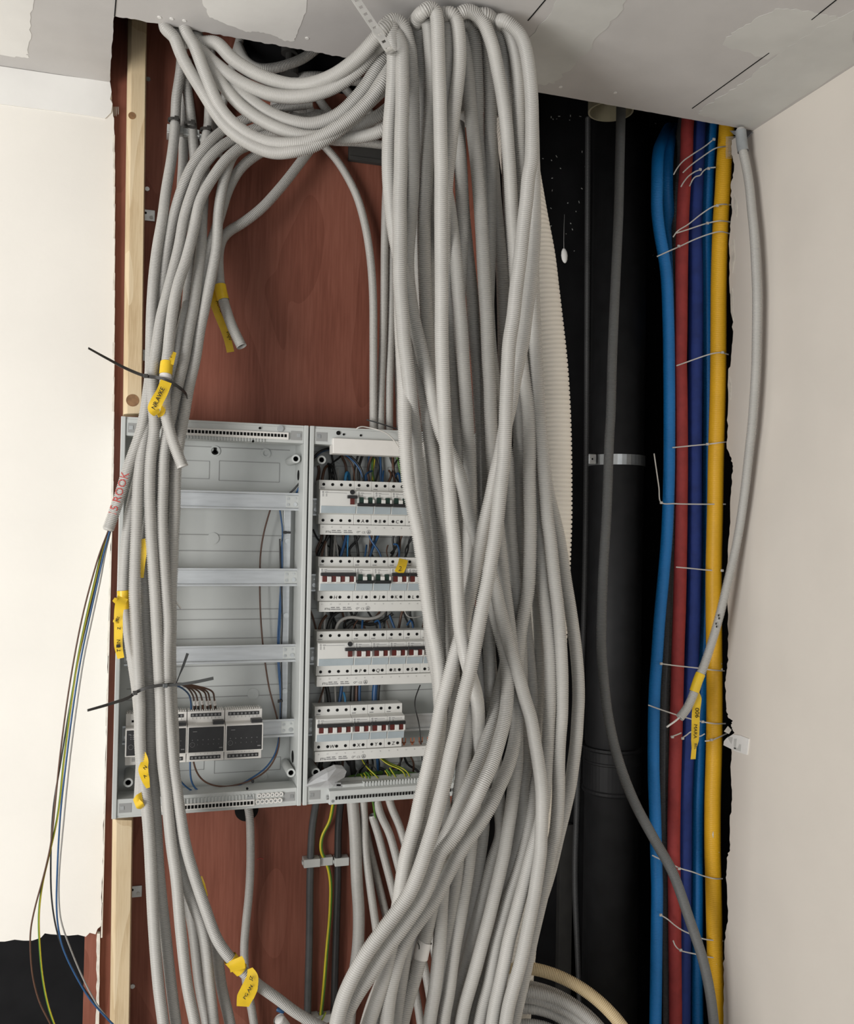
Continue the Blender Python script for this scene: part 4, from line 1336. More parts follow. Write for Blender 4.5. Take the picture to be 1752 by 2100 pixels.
# ------------------------------------------------------------------ loops into the ceiling void
LOOPS = [
    ('thick pale loop highest in the ceiling opening, running straight up to the strap', [(0, 1.70), (420, 1.66), (600, 1.58), (790, 1.43)], 
     [(408, 30), (424, 46), (442, 76), (478, 122), (533, 155), (608, 175), (677, 159), (735, 118), (778, 70), (793, 53), (806, 58, 1.46), (818, 84, 1.49), (830, 140, 1.52)]),
    ('second pale loop, lying just under the highest one', [(0, 1.70), (420, 1.66), (600, 1.575), (790, 1.465)],
     [(374, 40), (395, 72), (430, 121), (492, 168), (560, 195), (625, 197), (690, 176), (740, 138), (775, 96), (795, 84, 1.455), (812, 100, 1.49), (828, 150, 1.52)]),
    ('loop third from the top, sagging below the two thick ones', [(0, 1.71), (420, 1.68), (600, 1.56), (790, 1.485)],
     [(398, 60), (430, 124), (464, 168), (512, 205), (560, 236), (608, 252), (642, 255), (694, 236), (745, 185), (786, 120), (806, 100, 1.49), (826, 110, 1.53), (842, 170, 1.55)]),
    ('loop fourth from the top, curving up to the strap beside the third', [(0, 1.69), (420, 1.66), (600, 1.55), (790, 1.48)],
     [(396, 40), (420, 108), (447, 160), (492, 215), (540, 249), (591, 271), (642, 281), (694, 267), (745, 222), (790, 157), (808, 132, 1.48), (828, 140, 1.52), (842, 200, 1.55)]),
    ('lowest loop, hanging furthest down at the left side of the opening', [(0, 1.67), (400, 1.64), (600, 1.53), (790, 1.485)],
     [(344, 30), (352, 66), (375, 120), (413, 184), (461, 256), (505, 291), (560, 313), (608, 309), (642, 300), (694, 267), (745, 221), (792, 176), (812, 152, 1.49), (830, 155, 1.53), (845, 220, 1.55)]),
    ('loop resting against the inside of the lowest one', [(0, 1.67), (400, 1.64), (600, 1.53), (790, 1.468)],
     [(384, 40), (394, 84), (420, 150), (451, 220), (492, 264), (547, 291), (598, 295), (642, 287), (711, 248), (758, 205), (792, 160), (808, 144, 1.49), (826, 150, 1.53), (842, 210, 1.55)]),
    ('short loop end curling behind the bundle below the other loops', [(0, 1.56), (700, 1.55), (800, 1.50)],
     [(570, 235, 1.82), (605, 268, 1.66), (640, 282), (690, 283), (726, 282), (762, 276), (795, 262), (820, 240, 1.53), (845, 225, 1.56)]),
    ('short loop end curling behind the bundle above the lowest one', [(0, 1.60), (700, 1.58), (800, 1.53)],
     [(600, 240, 1.84), (648, 262, 1.66), (690, 268), (725, 262), (755, 250), (790, 228), (815, 205, 1.55), (845, 195, 1.58)]),
]
for lab, Yx, L in LOOPS:
    P = [at(q[0], q[1], q[2] if len(q) > 2 else float(np.interp(q[0], [k[0] for k in Yx], [k[1] for k in Yx]))) for q in L]
    P = [np.array([p[0], p[1], min(p[2], 2.452) if p[1] < 1.67 else p[2]]) for p in P]
    P = [P[0] + [-0.01, 0.06, 0.14]] + P if L[0][1] < 80 else P
    conduit('corrugated_conduit', lab, 'conduit', P, 0.0118 if 'thick' in lab or 'second' in lab else 0.0108, COND, group='conduit loops in the ceiling opening')

# perforated strap holding the loops
S0, S1, S2 = at_z(700, -46, ZC - 0.001), at(752, 26, 1.41), at(789, 88, 1.40)
S0 = np.array(S0)
m = MB()
C = np.array([S0, S0 + (S2 - S0) * 0.5, S2, at(798, 104, 1.40), at(806, 108, 1.43)])
C = catmull(C, 20)
C = resample(C, 0.0021)
T, _, _ = frames(C)
sx = _u(np.cross(T[len(T) // 3], _u(np.array([0.05, 1.0, -0.25]))))
wS = 0.0075
rows = []
for i, c in enumerate(C):
    for k in range(5):
        m.v.append(tuple(c + sx * wS * (k / 2 - 1)))
m.n = len(m.v)
for i in range(len(C) - 1):
    for k in range(4):
        if k in (1, 2) and i % 6 in (1, 2):
            continue
        a = i * 5 + k
        m.f.append((a, a + 1, a + 6, a + 5))
m.cuts = [(0, 0)]
o = m.build('perforated_strap', STRAPM)
sol = o.modifiers.new('thickness', 'SOLIDIFY')
sol.thickness = 0.0009
tag(o, 'thin perforated metal strap holding the conduit loops up to the ceiling', 'strap')

# ------------------------------------------------------------------ conduits tied together on the left
RL = 0.0100
KN = [(60, 1.875), (250, 1.862), (450, 1.79), (780, 1.70), (1200, 1.685), (1650, 1.70), (2100, 1.70)]


def yk(off):
    if isinstance(off, (int, float)):
        return [(a, b + off) for a, b in KN]
    ys = sorted(set([a for a, _ in KN] + [a for a, _ in off]))
    return [(y, float(np.interp(y, [a for a, _ in KN], [b for _, b in KN]) + np.interp(y, [a for a, _ in off], [b for _, b in off]))) for y in ys]


GL = 'conduits tied together on the left'
LEFT = {
    'T1': ('conduit with red handwriting whose cut end lets loose wires hang over the left wall', [(0, 0.0), (450, 0.016), (1100, 0.010)],
           [(374, 90), (371, 140), (366, 175), (362, 200), (360, 240), (358, 275), (352, 325), (341, 390), (333, 450), (323, 507), (316, 564), (312, 621), (310, 678), (309, 735), (308, 770), (303, 810), (297, 850), (287, 892), (264, 957), (247, 1014), (221, 1088)]),
    'V2': ('conduit held by the middle dark tie at the top, passing behind the arching ones', [(0, 0.0), (450, 0.045), (2100, 0.045)],
           [(366, 90), (378, 150), (387, 205), (394, 260), (396, 291), (399, 325), (398, 380), (396, 450), (392, 520), (386, 600), (378, 680), (370, 760), (360, 850), (350, 940), (345, 1050), (342, 1180), (342, 1300), (345, 1400), (347, 1500), (353, 1580), (360, 1640), (366, 1700), (380, 1770), (396, 1830), (420, 1880), (440, 1920), (454, 2021), (471, 2095), (478, 2140)]),
    'V3': ('conduit held by the third dark tie, running down the middle of the tied group', [(0, 0.0), (420, 0.018), (700, 0.0), (2100, -0.003)],
           [(430, 130), (430, 200), (428, 255), (424, 280), (421, 300), (420, 350), (418, 400), (415, 450), (413, 507), (406, 564), (399, 621), (388, 678), (378, 735), (368, 778), (355, 830), (346, 877), (337, 934), (335, 991), (333, 1048), (334, 1105), (337, 1162), (341, 1220), (345, 1277), (343, 1336), (343, 1393), (345, 1450),
            (350, 1507), (356, 1570), (363, 1621), (371, 1678), (381, 1735), (399, 1798), (423, 1868), (445, 1926), (468, 1960), (497, 1991), (531, 2021), (568, 2047), (608, 2077), (646, 2099), (690, 2125)]),
    'P1': ('outermost arching conduit, bending over from the right just under the loops', [(0, -0.06), (300, -0.045), (450, 0.02), (760, 0.030), (1000, 0.0)],
           [(640, 212), (600, 217), (560, 226), (500, 246), (459, 267), (428, 294), (397, 336), (377, 377), (360, 431), (344, 507), (336, 564), (330, 621), (327, 700), (320, 770), (309, 830), (301, 877), (291, 930), (284, 991), (281, 1048), (279, 1105), (277, 1162), (276, 1220), (278, 1277), (281, 1336), (284, 1393), (287, 1450), (287, 1507),
            (290, 1564), (297, 1621), (303, 1678), (307, 1735), (310, 1798), (316, 1910), (325, 2021), (335, 2100), (339, 2140)]),
    'P2': ('second arching conduit, front one where the upper tie crosses', [(0, -0.06), (300, -0.045), (450, -0.005), (2100, -0.004)],
           [(660, 238), (620, 243), (580, 250), (530, 262), (486, 281), (445, 308), (414, 346), (394, 394), (378, 445), (367, 507), (353, 564), (342, 607), (331, 650), (324, 693), (318, 735), (312, 770), (314, 830), (317, 877), (310, 934), (307, 991), (308, 1048), (310, 1105), (314, 1162), (318, 1220), (321, 1277), (324, 1336), (327, 1393),
            (330, 1450), (331, 1507), (334, 1564), (341, 1621), (346, 1678), (352, 1735), (361, 1798), (371, 1910), (384, 2021), (400, 2100), (406, 2140)]),
    'P3': ('third arching conduit with looped yellow name tape and an open end over the left unit', [(0, -0.06), (300, -0.045), (450, -0.015), (770, -0.022), (1000, -0.025)],
           [(668, 258), (630, 262), (590, 269), (540, 280), (500, 298), (469, 322), (442, 356), (411, 411), (398, 470), (381, 536), (367, 578), (357, 621), (349, 678), (345, 721), (341, 755), (338, 800), (340, 850), (345, 872), (352, 897), (362, 925), (375, 958)]),
    'P4': ('conduit at the right side of the tied group, straight down past the name tape', [(0, -0.06), (300, -0.03), (450, 0.004), (780, 0.014), (1250, 0.020), (2100, 0.018)],
           [(640, 276), (590, 283), (540, 290), (505, 300), (480, 315), (462, 360), (449, 428), (444, 507), (434, 564), (422, 621), (410, 678), (401, 735), (388, 792), (378, 850), (369, 900), (361, 963), (359, 1048), (356, 1105), (354, 1162), (351, 1220), (351, 1277), (350, 1340), (351, 1400), (353, 1450), (356, 1507), (357, 1600), (359, 1700), (375, 1798), (395, 1850), (416, 1910),
            (430, 2021), (438, 2100), (442, 2140)]),
    'P5': ('dim conduit arching behind the others towards the right of the tied group', [(0, -0.03), (300, -0.01), (450, 0.022), (1200, 0.024)],
           [(620, 285), (580, 295), (531, 315), (493, 346), (469, 387), (455, 430), (440, 480), (425, 520), (416, 580), (405, 660), (388, 750), (360, 840), (332, 930), (312, 1030), (301, 1105), (297, 1162), (298, 1220), (299, 1277), (303, 1336), (307, 1393), (310, 1450), (310, 1507), (312, 1564), (316, 1621), (320, 1678), (323, 1735), (327, 1798),
            (339, 1910), (351, 2021), (361, 2100), (365, 2140)]),
    'T9': ('conduit with a long yellow tape flag on the outer left of the tied group', [(0, 0.03), (1000, 0.03), (1250, 0.018), (1700, 0.026)],
           [(386, 620), (372, 680), (360, 750), (343, 800), (328, 850), (306, 910), (290, 955), (279, 1000), (268, 1048), (260, 1105), (255, 1162), (253, 1205), (256, 1240), (261, 1270), (266, 1310), (275, 1370), (282, 1420), (288, 1500), (290, 1560), (286, 1640)]),
    'T8': ('diagonal conduit from the upper right ending open with yellow tape on the plywood', [(300, 0.03), (600, 0.06), (2100, 0.06)],
           [(664, 268), (650, 288), (636, 307), (614, 336), (591, 366), (565, 397), (540, 424), (515, 445), (492, 461), (470, 474), (456, 490), (449, 515), (448, 540), (452, 590), (460, 622), (475, 667), (496, 711)]),
    'G1': ('shaded conduit right behind the tied group, visible near the bottom of the picture', [(0, 0.03), (450, 0.068), (2100, 0.045)],
           [(384, 120), (378, 200), (376, 330), (373, 380), (368, 480), (362, 600), (352, 760), (340, 900), (334, 1050), (331, 1200), (330, 1350), (333, 1500), (346, 1620), (356, 1700), (372, 1790), (386, 1850), (397, 1910), (410, 2021), (425, 2100), (430, 2140)]),
}
LO, LP = {}, {}
for k, (lab, off, L) in LEFT.items():
    P = pts(L, yk(off))
    LP[k] = P
    LO[k] = conduit('corrugated_conduit', lab, 'conduit', P, RL, COND, group=GL)

COND_BACK = [
    ('slim conduit curving down from the loops into the top of the right unit', [(652, 280, 1.86), (663, 297, 1.885), (684, 320, 1.893), (704, 348, 1.895), (731, 400, 1.895), (748, 458, 1.89), (759, 523, 1.885), (765, 600, 1.88), (766, 700, 1.87), (766, 800, 1.86), (766, 890, 1.855)], 0.0085),
    ('dim straight conduit entering the right unit, second from the left', [(800, 150, 1.905), (798, 240, 1.90), (795, 340, 1.89), (791, 420, 1.89), (789, 510, 1.89), (788, 598, 1.885), (785, 710, 1.88), (781, 821, 1.865), (781, 892, 1.855)], 0.0085),
    ('straight conduit entering the right unit, third from the left', [(814, 150, 1.905), (812, 280, 1.90), (808, 420, 1.90), (804, 520, 1.895), (803, 598, 1.89), (801, 700, 1.885), (799, 790, 1.87), (798, 895, 1.858)], 0.0085),
    ('conduit entering the right unit, half hidden by the hanging bundle', [(838, 170, 1.905), (836, 350, 1.90), (826, 560, 1.89), (818, 640, 1.89), (815, 747, 1.885), (819, 821, 1.875), (822, 898, 1.86)], 0.0085),
    ('conduit dropping from the hole under the left unit down the plywood', [(508, 1650, 1.915), (512, 1672, 1.900), (514, 1761, 1.893), (511, 1830, 1.893), (505, 1890, 1.893), (501, 1947, 1.893), (505, 2014, 1.893), (516, 2069, 1.893), (525, 2130, 1.893)], 0.0085),
    ('thick pale-grey conduit leaving the bottom of the right unit, leftmost there', [(722, 1630, 1.86), (725, 1665, 1.87), (728, 1703, 1.88), (732, 1805, 1.885), (736, 1874, 1.885), (734, 1942, 1.885), (725, 2011, 1.885), (718, 2080, 1.885), (714, 2140, 1.885)], 0.0125),
    ('slim conduit leaving the bottom of the right unit next to the thick one', [(745, 1630, 1.86), (747, 1680, 1.88), (749, 1737, 1.885), (760, 1823, 1.885), (772, 1908, 1.88), (782, 1990, 1.88), (796, 2140, 1.88)], 0.0085),
    ('dark-looking conduit in the shade below the right unit', [(748, 1690, 1.905), (758, 1740, 1.905), (779, 1823, 1.905), (797, 1900, 1.905), (812, 1980, 1.905), (832, 2140, 1.905)], 0.0085),
    ('open-ended conduit below the right unit with a green wire running into it', [(763, 1671, 1.878), (776, 1712, 1.885), (787, 1754, 1.89), (805, 1823, 1.89), (824, 1900, 1.89), (850, 2020, 1.89), (868, 2140, 1.89)], 0.0085),
    ('conduit slanting out of the bottom of the right unit, second from the right there', [(772, 1640, 1.86), (781, 1671, 1.868), (799, 1710, 1.875), (816, 1771, 1.878), (834, 1840, 1.88), (872, 1990, 1.88), (895, 2140, 1.88)], 0.0085),
    ('conduit slanting out of the bottom of the right unit, rightmost there', [(796, 1630, 1.86), (803, 1655, 1.87), (820, 1696, 1.88), (840, 1770, 1.89), (890, 1950, 1.89), (918, 2140, 1.89)], 0.0085),
    ('conduit crossing the dark ceiling void above the loops', [(488, 92, 1.90), (505, 125, 1.87), (530, 140, 1.85), (560, 140, 1.85), (595, 131, 1.85), (625, 118, 1.85), (655, 95, 1.84)], 0.0100),
    ('arched conduit in the dark ceiling void right of the pipe bracket', [(585, 172, 1.89), (612, 160, 1.88), (645, 156, 1.87), (690, 161, 1.87), (742, 168, 1.86), (800, 178, 1.86)], 0.0100),
    ('conduit lying level in the void behind the sagging loops', [(520, 236, 1.895), (580, 228, 1.89), (640, 232, 1.89), (700, 240, 1.89), (800, 256, 1.89)], 0.0090),
    ('conduit lying level behind the lowest loops, just above the plywood', [(560, 284, 1.90), (620, 286, 1.895), (680, 290, 1.895), (735, 292, 1.895), (800, 299, 1.895)], 0.0090),
    ('dark steep conduit behind the two thick loops', [(600, 150, 1.90), (618, 185, 1.89), (632, 215, 1.885), (642, 245, 1.885), (650, 275, 1.885)], 0.0090),
    ('dark slanting conduit behind the two thick loops, right of the steep one', [(636, 170, 1.90), (652, 200, 1.89), (672, 228, 1.885), (700, 258, 1.885), (730, 290, 1.885)], 0.0090),
    ('dark slanting conduit furthest right behind the two thick loops', [(690, 160, 1.90), (715, 190, 1.89), (740, 215, 1.885), (780, 250, 1.885)], 0.0090),
    ('conduit going up into the void between the left loops, left one of two', [(425, 80, 1.905), (440, 140, 1.895), (443, 200, 1.89), (436, 260, 1.885), (430, 330, 1.89)], 0.0085),
    ('conduit going up into the void between the left loops, right one of two', [(495, 70, 1.905), (478, 130, 1.895), (462, 190, 1.89), (452, 250, 1.885), (448, 320, 1.89)], 0.0085),
]
for lab, L, r in COND_BACK:
    conduit('corrugated_conduit', lab, 'conduit', pts(L, 1.8), r, COND, sides=12, group='conduits on the plywood board')

# saddles and dark ties holding the three upright conduits
for i, ((x, y), lab) in enumerate((((359, 258), 'grey cable saddle behind the first of three upright conduits near the ceiling'), ((392, 266), 'grey cable saddle behind the second of three upright conduits near the ceiling'),
                                   ((425, 278), 'grey cable saddle behind the third of three upright conduits near the ceiling'))):
    c = at(x, y + 12, 1.89)
    o = MB().box(c[0] - 0.0155, c[0] + 0.0155, 1.878, YB - 0.0005, c[2] - 0.009, c[2] + 0.009).build('cable_saddle', SADDLE, bevel=0.001)
    tag(o, lab, 'saddle', 'saddles under the ceiling')
    MB().box(c[0] - 0.0155, c[0] + 0.0155, 1.874, 1.8785, c[2] - 0.0075, c[2] - 0.004).build('clip_lip', SADDLE, o)
    a = at(x - 2, y - 8, 1.86)
    m = MB().ring(a + [0, 0, 0], (0.04, 0, 1), 0.0122, 0.0102, 0.0048, 22)
    t = m.build('cable_tie', TIEB)
    tag(t, 'dark cable tie round the %s upright conduit near the ceiling' % ('first', 'second', 'third')[i], 'cable tie', 'dark ties on the saddles')
    MB().box(a[0] + 0.0005, a[0] + 0.0085, a[1] - 0.0155, a[1] - 0.0105, a[2] - 0.001, a[2] + 0.0065).build('tie_head', TIEB, t, bevel=0.0008)
for (x, y, w_, h, lab) in ((568, 215, 0.016, 0.045, 'grey saddle strip behind the loops, upper one'), (566, 283, 0.020, 0.016, 'grey saddle strip behind the loops, lower one')):
    c = at(x, y, 1.87)
    o = MB().box(c[0] - w_ / 2, c[0] + w_ / 2, 1.866, YB - 0.0005, c[2] - h / 2, c[2] + h / 2).build('cable_saddle', SADDLE, bevel=0.001)
    tag(o, lab, 'saddle', 'saddles behind the loops')
    MB().box(c[0] - w_ / 2 - 0.002, c[0] + w_ / 2 + 0.002, 1.864, 1.868, c[2] - 0.006, c[2] + 0.001).build('clip_lip', SADDLE, o)
c0, c1 = at(714, 300, YB), at(800, 347, YB)
o = MB().box(c0[0], c1[0] + 0.03, YB - 0.012, YB - 0.0003, c1[2] + 0.004, c0[2]).build('dark_batten', DGREY, bevel=0.001)
tag(o, 'dark grey batten on the plywood beside the hanging bundle, under the loops', 'batten')
MB().box(c0[0], c1[0] + 0.03, YB - 0.0145, YB - 0.0121, c1[2] + 0.004, c1[2] + 0.012).build('batten_lip', DGREY, o)
c = at(590, 110, 1.87)
m = MB().cyl(c + [0.004, 0, -0.045], (0, 0, 1), 0.019, 0.016, 20).cyl(c + [0.004, 0, -0.03], (0, 0, 1), 0.008, 0.3, 14).cyl(c + [0.004, 0, 0.0], (0, 0, 1), 0.017, 0.022, 20)
o = m.build('pipe_bracket', DGREY)
tag(o, 'grey threaded pipe hanger in the dark ceiling void', 'bracket')

# black sheet on the board, painting in the shade behind the loops
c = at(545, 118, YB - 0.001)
o = MB().box(c[0] - 0.045, c[0] + 0.20, YB - 0.0012, YB - 0.0003, c[2] - 0.05, c[2] + 0.22).build('shade_sheet', BLACKV, board)

# ------------------------------------------------------------------ ties round the tied group
def strap(name, label, P, width, material, head, group, wdir=(0, 0, 1)):
    m = MB()
    ribbon(m, P, width, th=0.0012, wdir=wdir, n=10)
    o = m.build(name, material)
    tag(o, label, 'cable tie', group)
    if head is not None:
        h = np.array(head, float)
        MB().box(h[0] - 0.004, h[0] + 0.004, h[1] - 0.003, h[1] + 0.003, h[2] - 0.0035, h[2] + 0.0035).build('tie_head', material, o, bevel=0.001)
    return o


TG = 'dark ties round the tied conduits'
strap('cable_tie', 'dark cable tie above the left unit with its tail pointing up to the left',
      pts([(182, 714, 1.60), (220, 735, 1.64), (262, 757, 1.67), (298, 771, 1.682), (322, 774, 1.668), (345, 781, 1.662), (366, 793, 1.668), (382, 808, 1.69), (386, 822, 1.715)], 1.68),
      [0.0032, 0.0052, 0.0056, 0.0056, 0.0056], TIEB, at(299, 771, 1.68), TG)
strap('cable_tie', 'dark cable tie near the modules with its tail pointing down to the left',
      pts([(180, 1457, 1.61), (225, 1444, 1.635), (265, 1430, 1.655), (279, 1420, 1.664), (300, 1411, 1.662), (325, 1406, 1.664), (345, 1404, 1.668), (356, 1404, 1.69)], 1.68),
      [0.004, 0.0055, 0.0055, 0.0055, 0.0055], TIEB, at(277, 1421, 1.66), TG)
strap('cable_tie', 'grey cable tie tail sticking out right over the modules', pts([(338, 1406, 1.66), (365, 1404, 1.665), (400, 1399, 1.67), (438, 1391, 1.68)], 1.66), [0.004, 0.0045, 0.0055, 0.0055], CABG, at(339, 1406, 1.660), TG)
strap('cable_tie', 'thin grey cable tie tail pointing up beside the tied conduits', pts([(361, 1403, 1.70), (368, 1385, 1.705), (376, 1365, 1.71), (385, 1340, 1.715)], 1.7), [0.002, 0.002, 0.0045, 0.005], CABG, None, TG, wdir=(1, 0, 0))


# ------------------------------------------------------------------ yellow name tapes and handwriting
def tape_band(obj, P, i0, i1, r=0.0108):
    """tape wrapped round a stretch of a conduit: from fraction i0 to i1 of its traced length"""
    C = resample(catmull(P), 0.004)
    a, b = int(i0 * (len(C) - 1)), int(i1 * (len(C) - 1))
    return band(obj, C[a:b + 1:2], r, TAPE, 'label_tape', 'yellow label tape')


def frac(P, y):
    """fraction of the length of a path where it crosses image height y (lowest match)"""
    C = resample(catmull(P), 0.004)
    q = (RM.T @ (C - CAM).T).T
    py = 1050 - F * q[:, 1] / -q[:, 2]
    return int(np.argmin(np.abs(py - y))) / (len(C) - 1)


def flag(obj, path, width, lines, name='label_tape'):
    m = MB()
    ribbon(m, path, width, th=0.0006, n=8)
    fl = m.build(name, TAPE, obj, label='yellow label tape')
    for (s_, a, b, size, up) in lines:
        a, b = np.array(a), np.array(b)
        du = _u(b - a)
        dv = _u(np.cross(du, [0, 1.0, 0]))
        mm = MB()
        put_text(mm, s_, a + [0, -0.0034, 0], size, du=du, dv=dv, shear=0.15)
        # heavier pen stroke
        put_text(mm, s_, a + [0.0003, -0.0034, 0.0003], size, du=du, dv=dv, shear=0.15)
        mm.build('handwriting', INK, fl)
    return fl


# looped tape on the third arching conduit
f1, f2 = frac(LP['P3'], 745), frac(LP['P3'], 768)
tape_band(LO['P3'], LP['P3'], f1, f2, 0.0112)
band(LO['P3'], resample(catmull(LP['P3']), 0.004)[int(f2 * 100) * 0 + int(frac(LP['P3'], 769) * len(resample(catmull(LP['P3']), 0.004))):int(frac(LP['P3'], 782) * len(resample(catmull(LP['P3']), 0.004)))], 0.0106, WTAPE, 'tape_band', 'white tape band')
flag(LO['P3'], pts([(341, 782, 1.654), (333, 803, 1.648), (321, 825, 1.643), (316, 838, 1.645), (322, 850, 1.655)], 1.65), [0.0195, 0.0195, 0.021, 0.021, 0.012],
     [('NR.AVKE', at(318, 841, 1.6425), at(342, 789, 1.6505), 0.0105, -1)])
flag(LO['P3'], pts([(323, 851, 1.656), (332, 847, 1.662), (336, 834, 1.666), (341, 812, 1.672)], 1.66), [0.010, 0.0085, 0.008, 0.006], [])
flag(LO['P3'], pts([(349, 746, 1.678), (353, 735, 1.682), (358, 722, 1.69)], 1.68), [0.012, 0.010, 0.007], [('e', at(352, 735, 1.680), at(356, 724, 1.6855), 0.006, -1)])
# tape flag on the outer left conduit
f1, f2 = frac(LP['T9'], 1212), frac(LP['T9'], 1252)
tape_band(LO['T9'], LP['T9'], f1, f2, 0.0112)
flag(LO['T9'], pts([(252, 1225, 1.685), (246, 1240, 1.675), (243, 1262, 1.672), (243, 1290, 1.672), (243, 1325, 1.672), (248, 1350, 1.673)], 1.67), [0.019, 0.016, 0.0145, 0.0145, 0.0138, 0.011],
     [('T UIN', at(247, 1337, 1.6715), at(246, 1296, 1.6715), 0.0082, -1), ('Z', at(247, 1291, 1.6715), at(246, 1276, 1.6715), 0.0068, -1), ('VSS', at(240, 1276, 1.6705), at(249, 1259, 1.6705), 0.0062, -1)])
m = MB()
ribbon(m, [at(242.5, 1328, 1.6703), at(242.5, 1322, 1.6703)], 0.0062)
m.build('ink_mark', INK, LO['T9'])
flag(LO['T9'], pts([(247, 1232, 1.684), (240, 1233, 1.678), (233, 1229, 1.676)], 1.68), [0.012, 0.010, 0.007], [])
flag(LO['T9'], pts([(244, 1273, 1.672), (238, 1274, 1.668), (232, 1273, 1.668)], 1.67), [0.009, 0.007, 0.004], [])
# lower crumpled pieces between the tied conduits
flag(LO['T9'], pts([(292, 1545, 1.690), (297, 1560, 1.688), (294, 1578, 1.682), (299, 1600, 1.684), (304, 1616, 1.69)], 1.68), [0.011, 0.012, 0.017, 0.013, 0.006],
     [('N', at(298, 1578, 1.680), at(303, 1571, 1.680), 0.008, 1), ('A', at(297, 1596, 1.680), at(302, 1590, 1.680), 0.008, 1)])
flag(LO['T9'], pts([(292, 1636, 1.690), (283, 1640, 1.685), (274, 1643, 1.686)], 1.68), [0.020, 0.018, 0.006], [])
flag(LO['T9'], pts([(280, 1642, 1.686), (287, 1652, 1.683), (293, 1656, 1.69)], 1.68), [0.010, 0.014, 0.008], [])
flag(LO['P1'], pts([(293, 1105, 1.69), (296, 1125, 1.688), (292, 1150, 1.688), (291, 1185, 1.692)], 1.69), [0.008, 0.010, 0.011, 0.006], [])
# open end on the plywood
f1, f2 = frac(LP['T8'], 587), frac(LP['T8'], 620)
tape_band(LO['T8'], LP['T8'], f1, f2, 0.0114)
flag(LO['T8'], pts([(446, 590, 1.845), (438, 612, 1.842), (446, 642, 1.842), (460, 676, 1.842), (468, 700, 1.842), (473, 722, 1.842)], 1.84), [0.012, 0.016, 0.0145, 0.0145, 0.0145, 0.0145],
     [('AUKER', at(442, 618, 1.8405), at(457, 652, 1.8405), 0.0095, 1), ('VNJV', at(463, 680, 1.8405), at(472, 706, 1.8405), 0.0085, 1)])
# diagonal conduit at the bottom
C3 = LP['V3']
tape_band(LO['V3'], C3, frac(C3, 1964), frac(C3, 1990), 0.0125)
flag(LO['V3'], pts([(488, 1990, 1.678), (486, 1976, 1.676), (483, 1966, 1.678)], 1.68), [0.026, 0.028, 0.024], [])
flag(LO['V3'], pts([(513, 1986, 1.680), (517, 2004, 1.674), (512, 2026, 1.670), (504, 2044, 1.672), (498, 2064, 1.678)], 1.67), [0.009, 0.022, 0.030, 0.031, 0.022],
     [('PG AN', at(503, 2048, 1.669), at(520, 2018, 1.671), 0.0085, -1), ('JZ', at(516, 2010, 1.672), at(520, 1997, 1.673), 0.008, -1)])
flag(LO['V3'], pts([(413, 1797, 1.702), (418, 1814, 1.700), (425, 1838, 1.702)], 1.71), [0.003, 0.005, 0.003], [])
# red pen on the cut conduit: lettering follows the round of the tube
C1 = resample(catmull(LP['T1']), 0.002)
ia, ib = int(frac(LP['T1'], 1056) * (len(C1) - 1)), int(frac(LP['T1'], 972) * (len(C1) - 1))
a, b = C1[ia], C1[ib]
V, Fs = text_geo('15 ROOK')
L_ = np.linalg.norm(b - a)
sc = L_ / V[:, 0].max()
du = (b - a) / L_
dv = _u(np.cross(du, [0, 1.0, 0]))
hh = 0.0135 / (V[:, 1].max() * sc)
v_ = (V[:, 1] * sc * hh) - 0.0045
fw = np.cross(du, dv)
fw = fw if fw[1] < 0 else -fw
W_ = a[None] + (V[:, 0] * sc)[:, None] * du[None] + v_[:, None] * dv[None] + np.sqrt(np.maximum(0.0106 ** 2 - v_ ** 2, 1e-8))[:, None] * fw[None]
mb = MB()
mb.add(W_, Fs)
mb.build('handwriting', RINK, LO['T1'], label='red handwriting')

# loose wires out of the cut conduit
YWI = [(1080, 1.712), (1400, 1.70), (1800, 1.72), (2140, 1.74)]


def wire(label, L, material, r=0.0016, Y=1.87, group=None, stripe=None, cat='wire', name='wire', step=0.006):
    P = run_on(pts(L, Y))
    m = MB()
    m.tube(P, r, 8, step)
    o = m.build(name, material, smooth=True)
    tag(o, label, cat, group)
    if stripe is not None:
        m = MB()
        m.tube([p + [-r * 0.45, -r * 0.55, 0] for p in P], r * 0.62, 6, step)
        m.build('stripe', stripe, o, smooth=True)
    return o


GW = 'loose wires hanging over the left wall'
wire('brown wire hanging furthest left over the white wall', [(229, 1068), (221, 1092), (206, 1130), (188, 1190), (170, 1260), (152, 1350), (136, 1450), (122, 1560), (112, 1660), (104, 1732), (89, 1798), (72, 1860), (63, 1905), (62, 1940), (67, 2002), (82, 2058), (102, 2097), (120, 2140)], WBRN, 0.0015, YWI, GW)
wire('green and yellow wire hanging over the white wall', [(230, 1068), (221, 1093), (209, 1130), (195, 1190), (178, 1262), (160, 1350), (145, 1450), (131, 1560), (119, 1669), (104, 1740), (87, 1813), (80, 1873), (82, 1947), (89, 2014), (100, 2066), (111, 2099), (125, 2140)], WYEL, 0.0017, [(a, b + 0.004) for a, b in YWI], GW, stripe=WGRN)
wire('blue wire hanging down the wall and sweeping back right at the bottom', [(231, 1069), (224, 1093), (214, 1130), (201, 1190), (184, 1265), (166, 1350), (150, 1450), (136, 1560), (124, 1669), (117, 1798), (116, 1860), (119, 1900), (130, 1947), (156, 2002), (186, 2051), (226, 2095), (250, 2120)], WBLUE, 0.0016, [(a, b - 0.004) for a, b in YWI], GW)
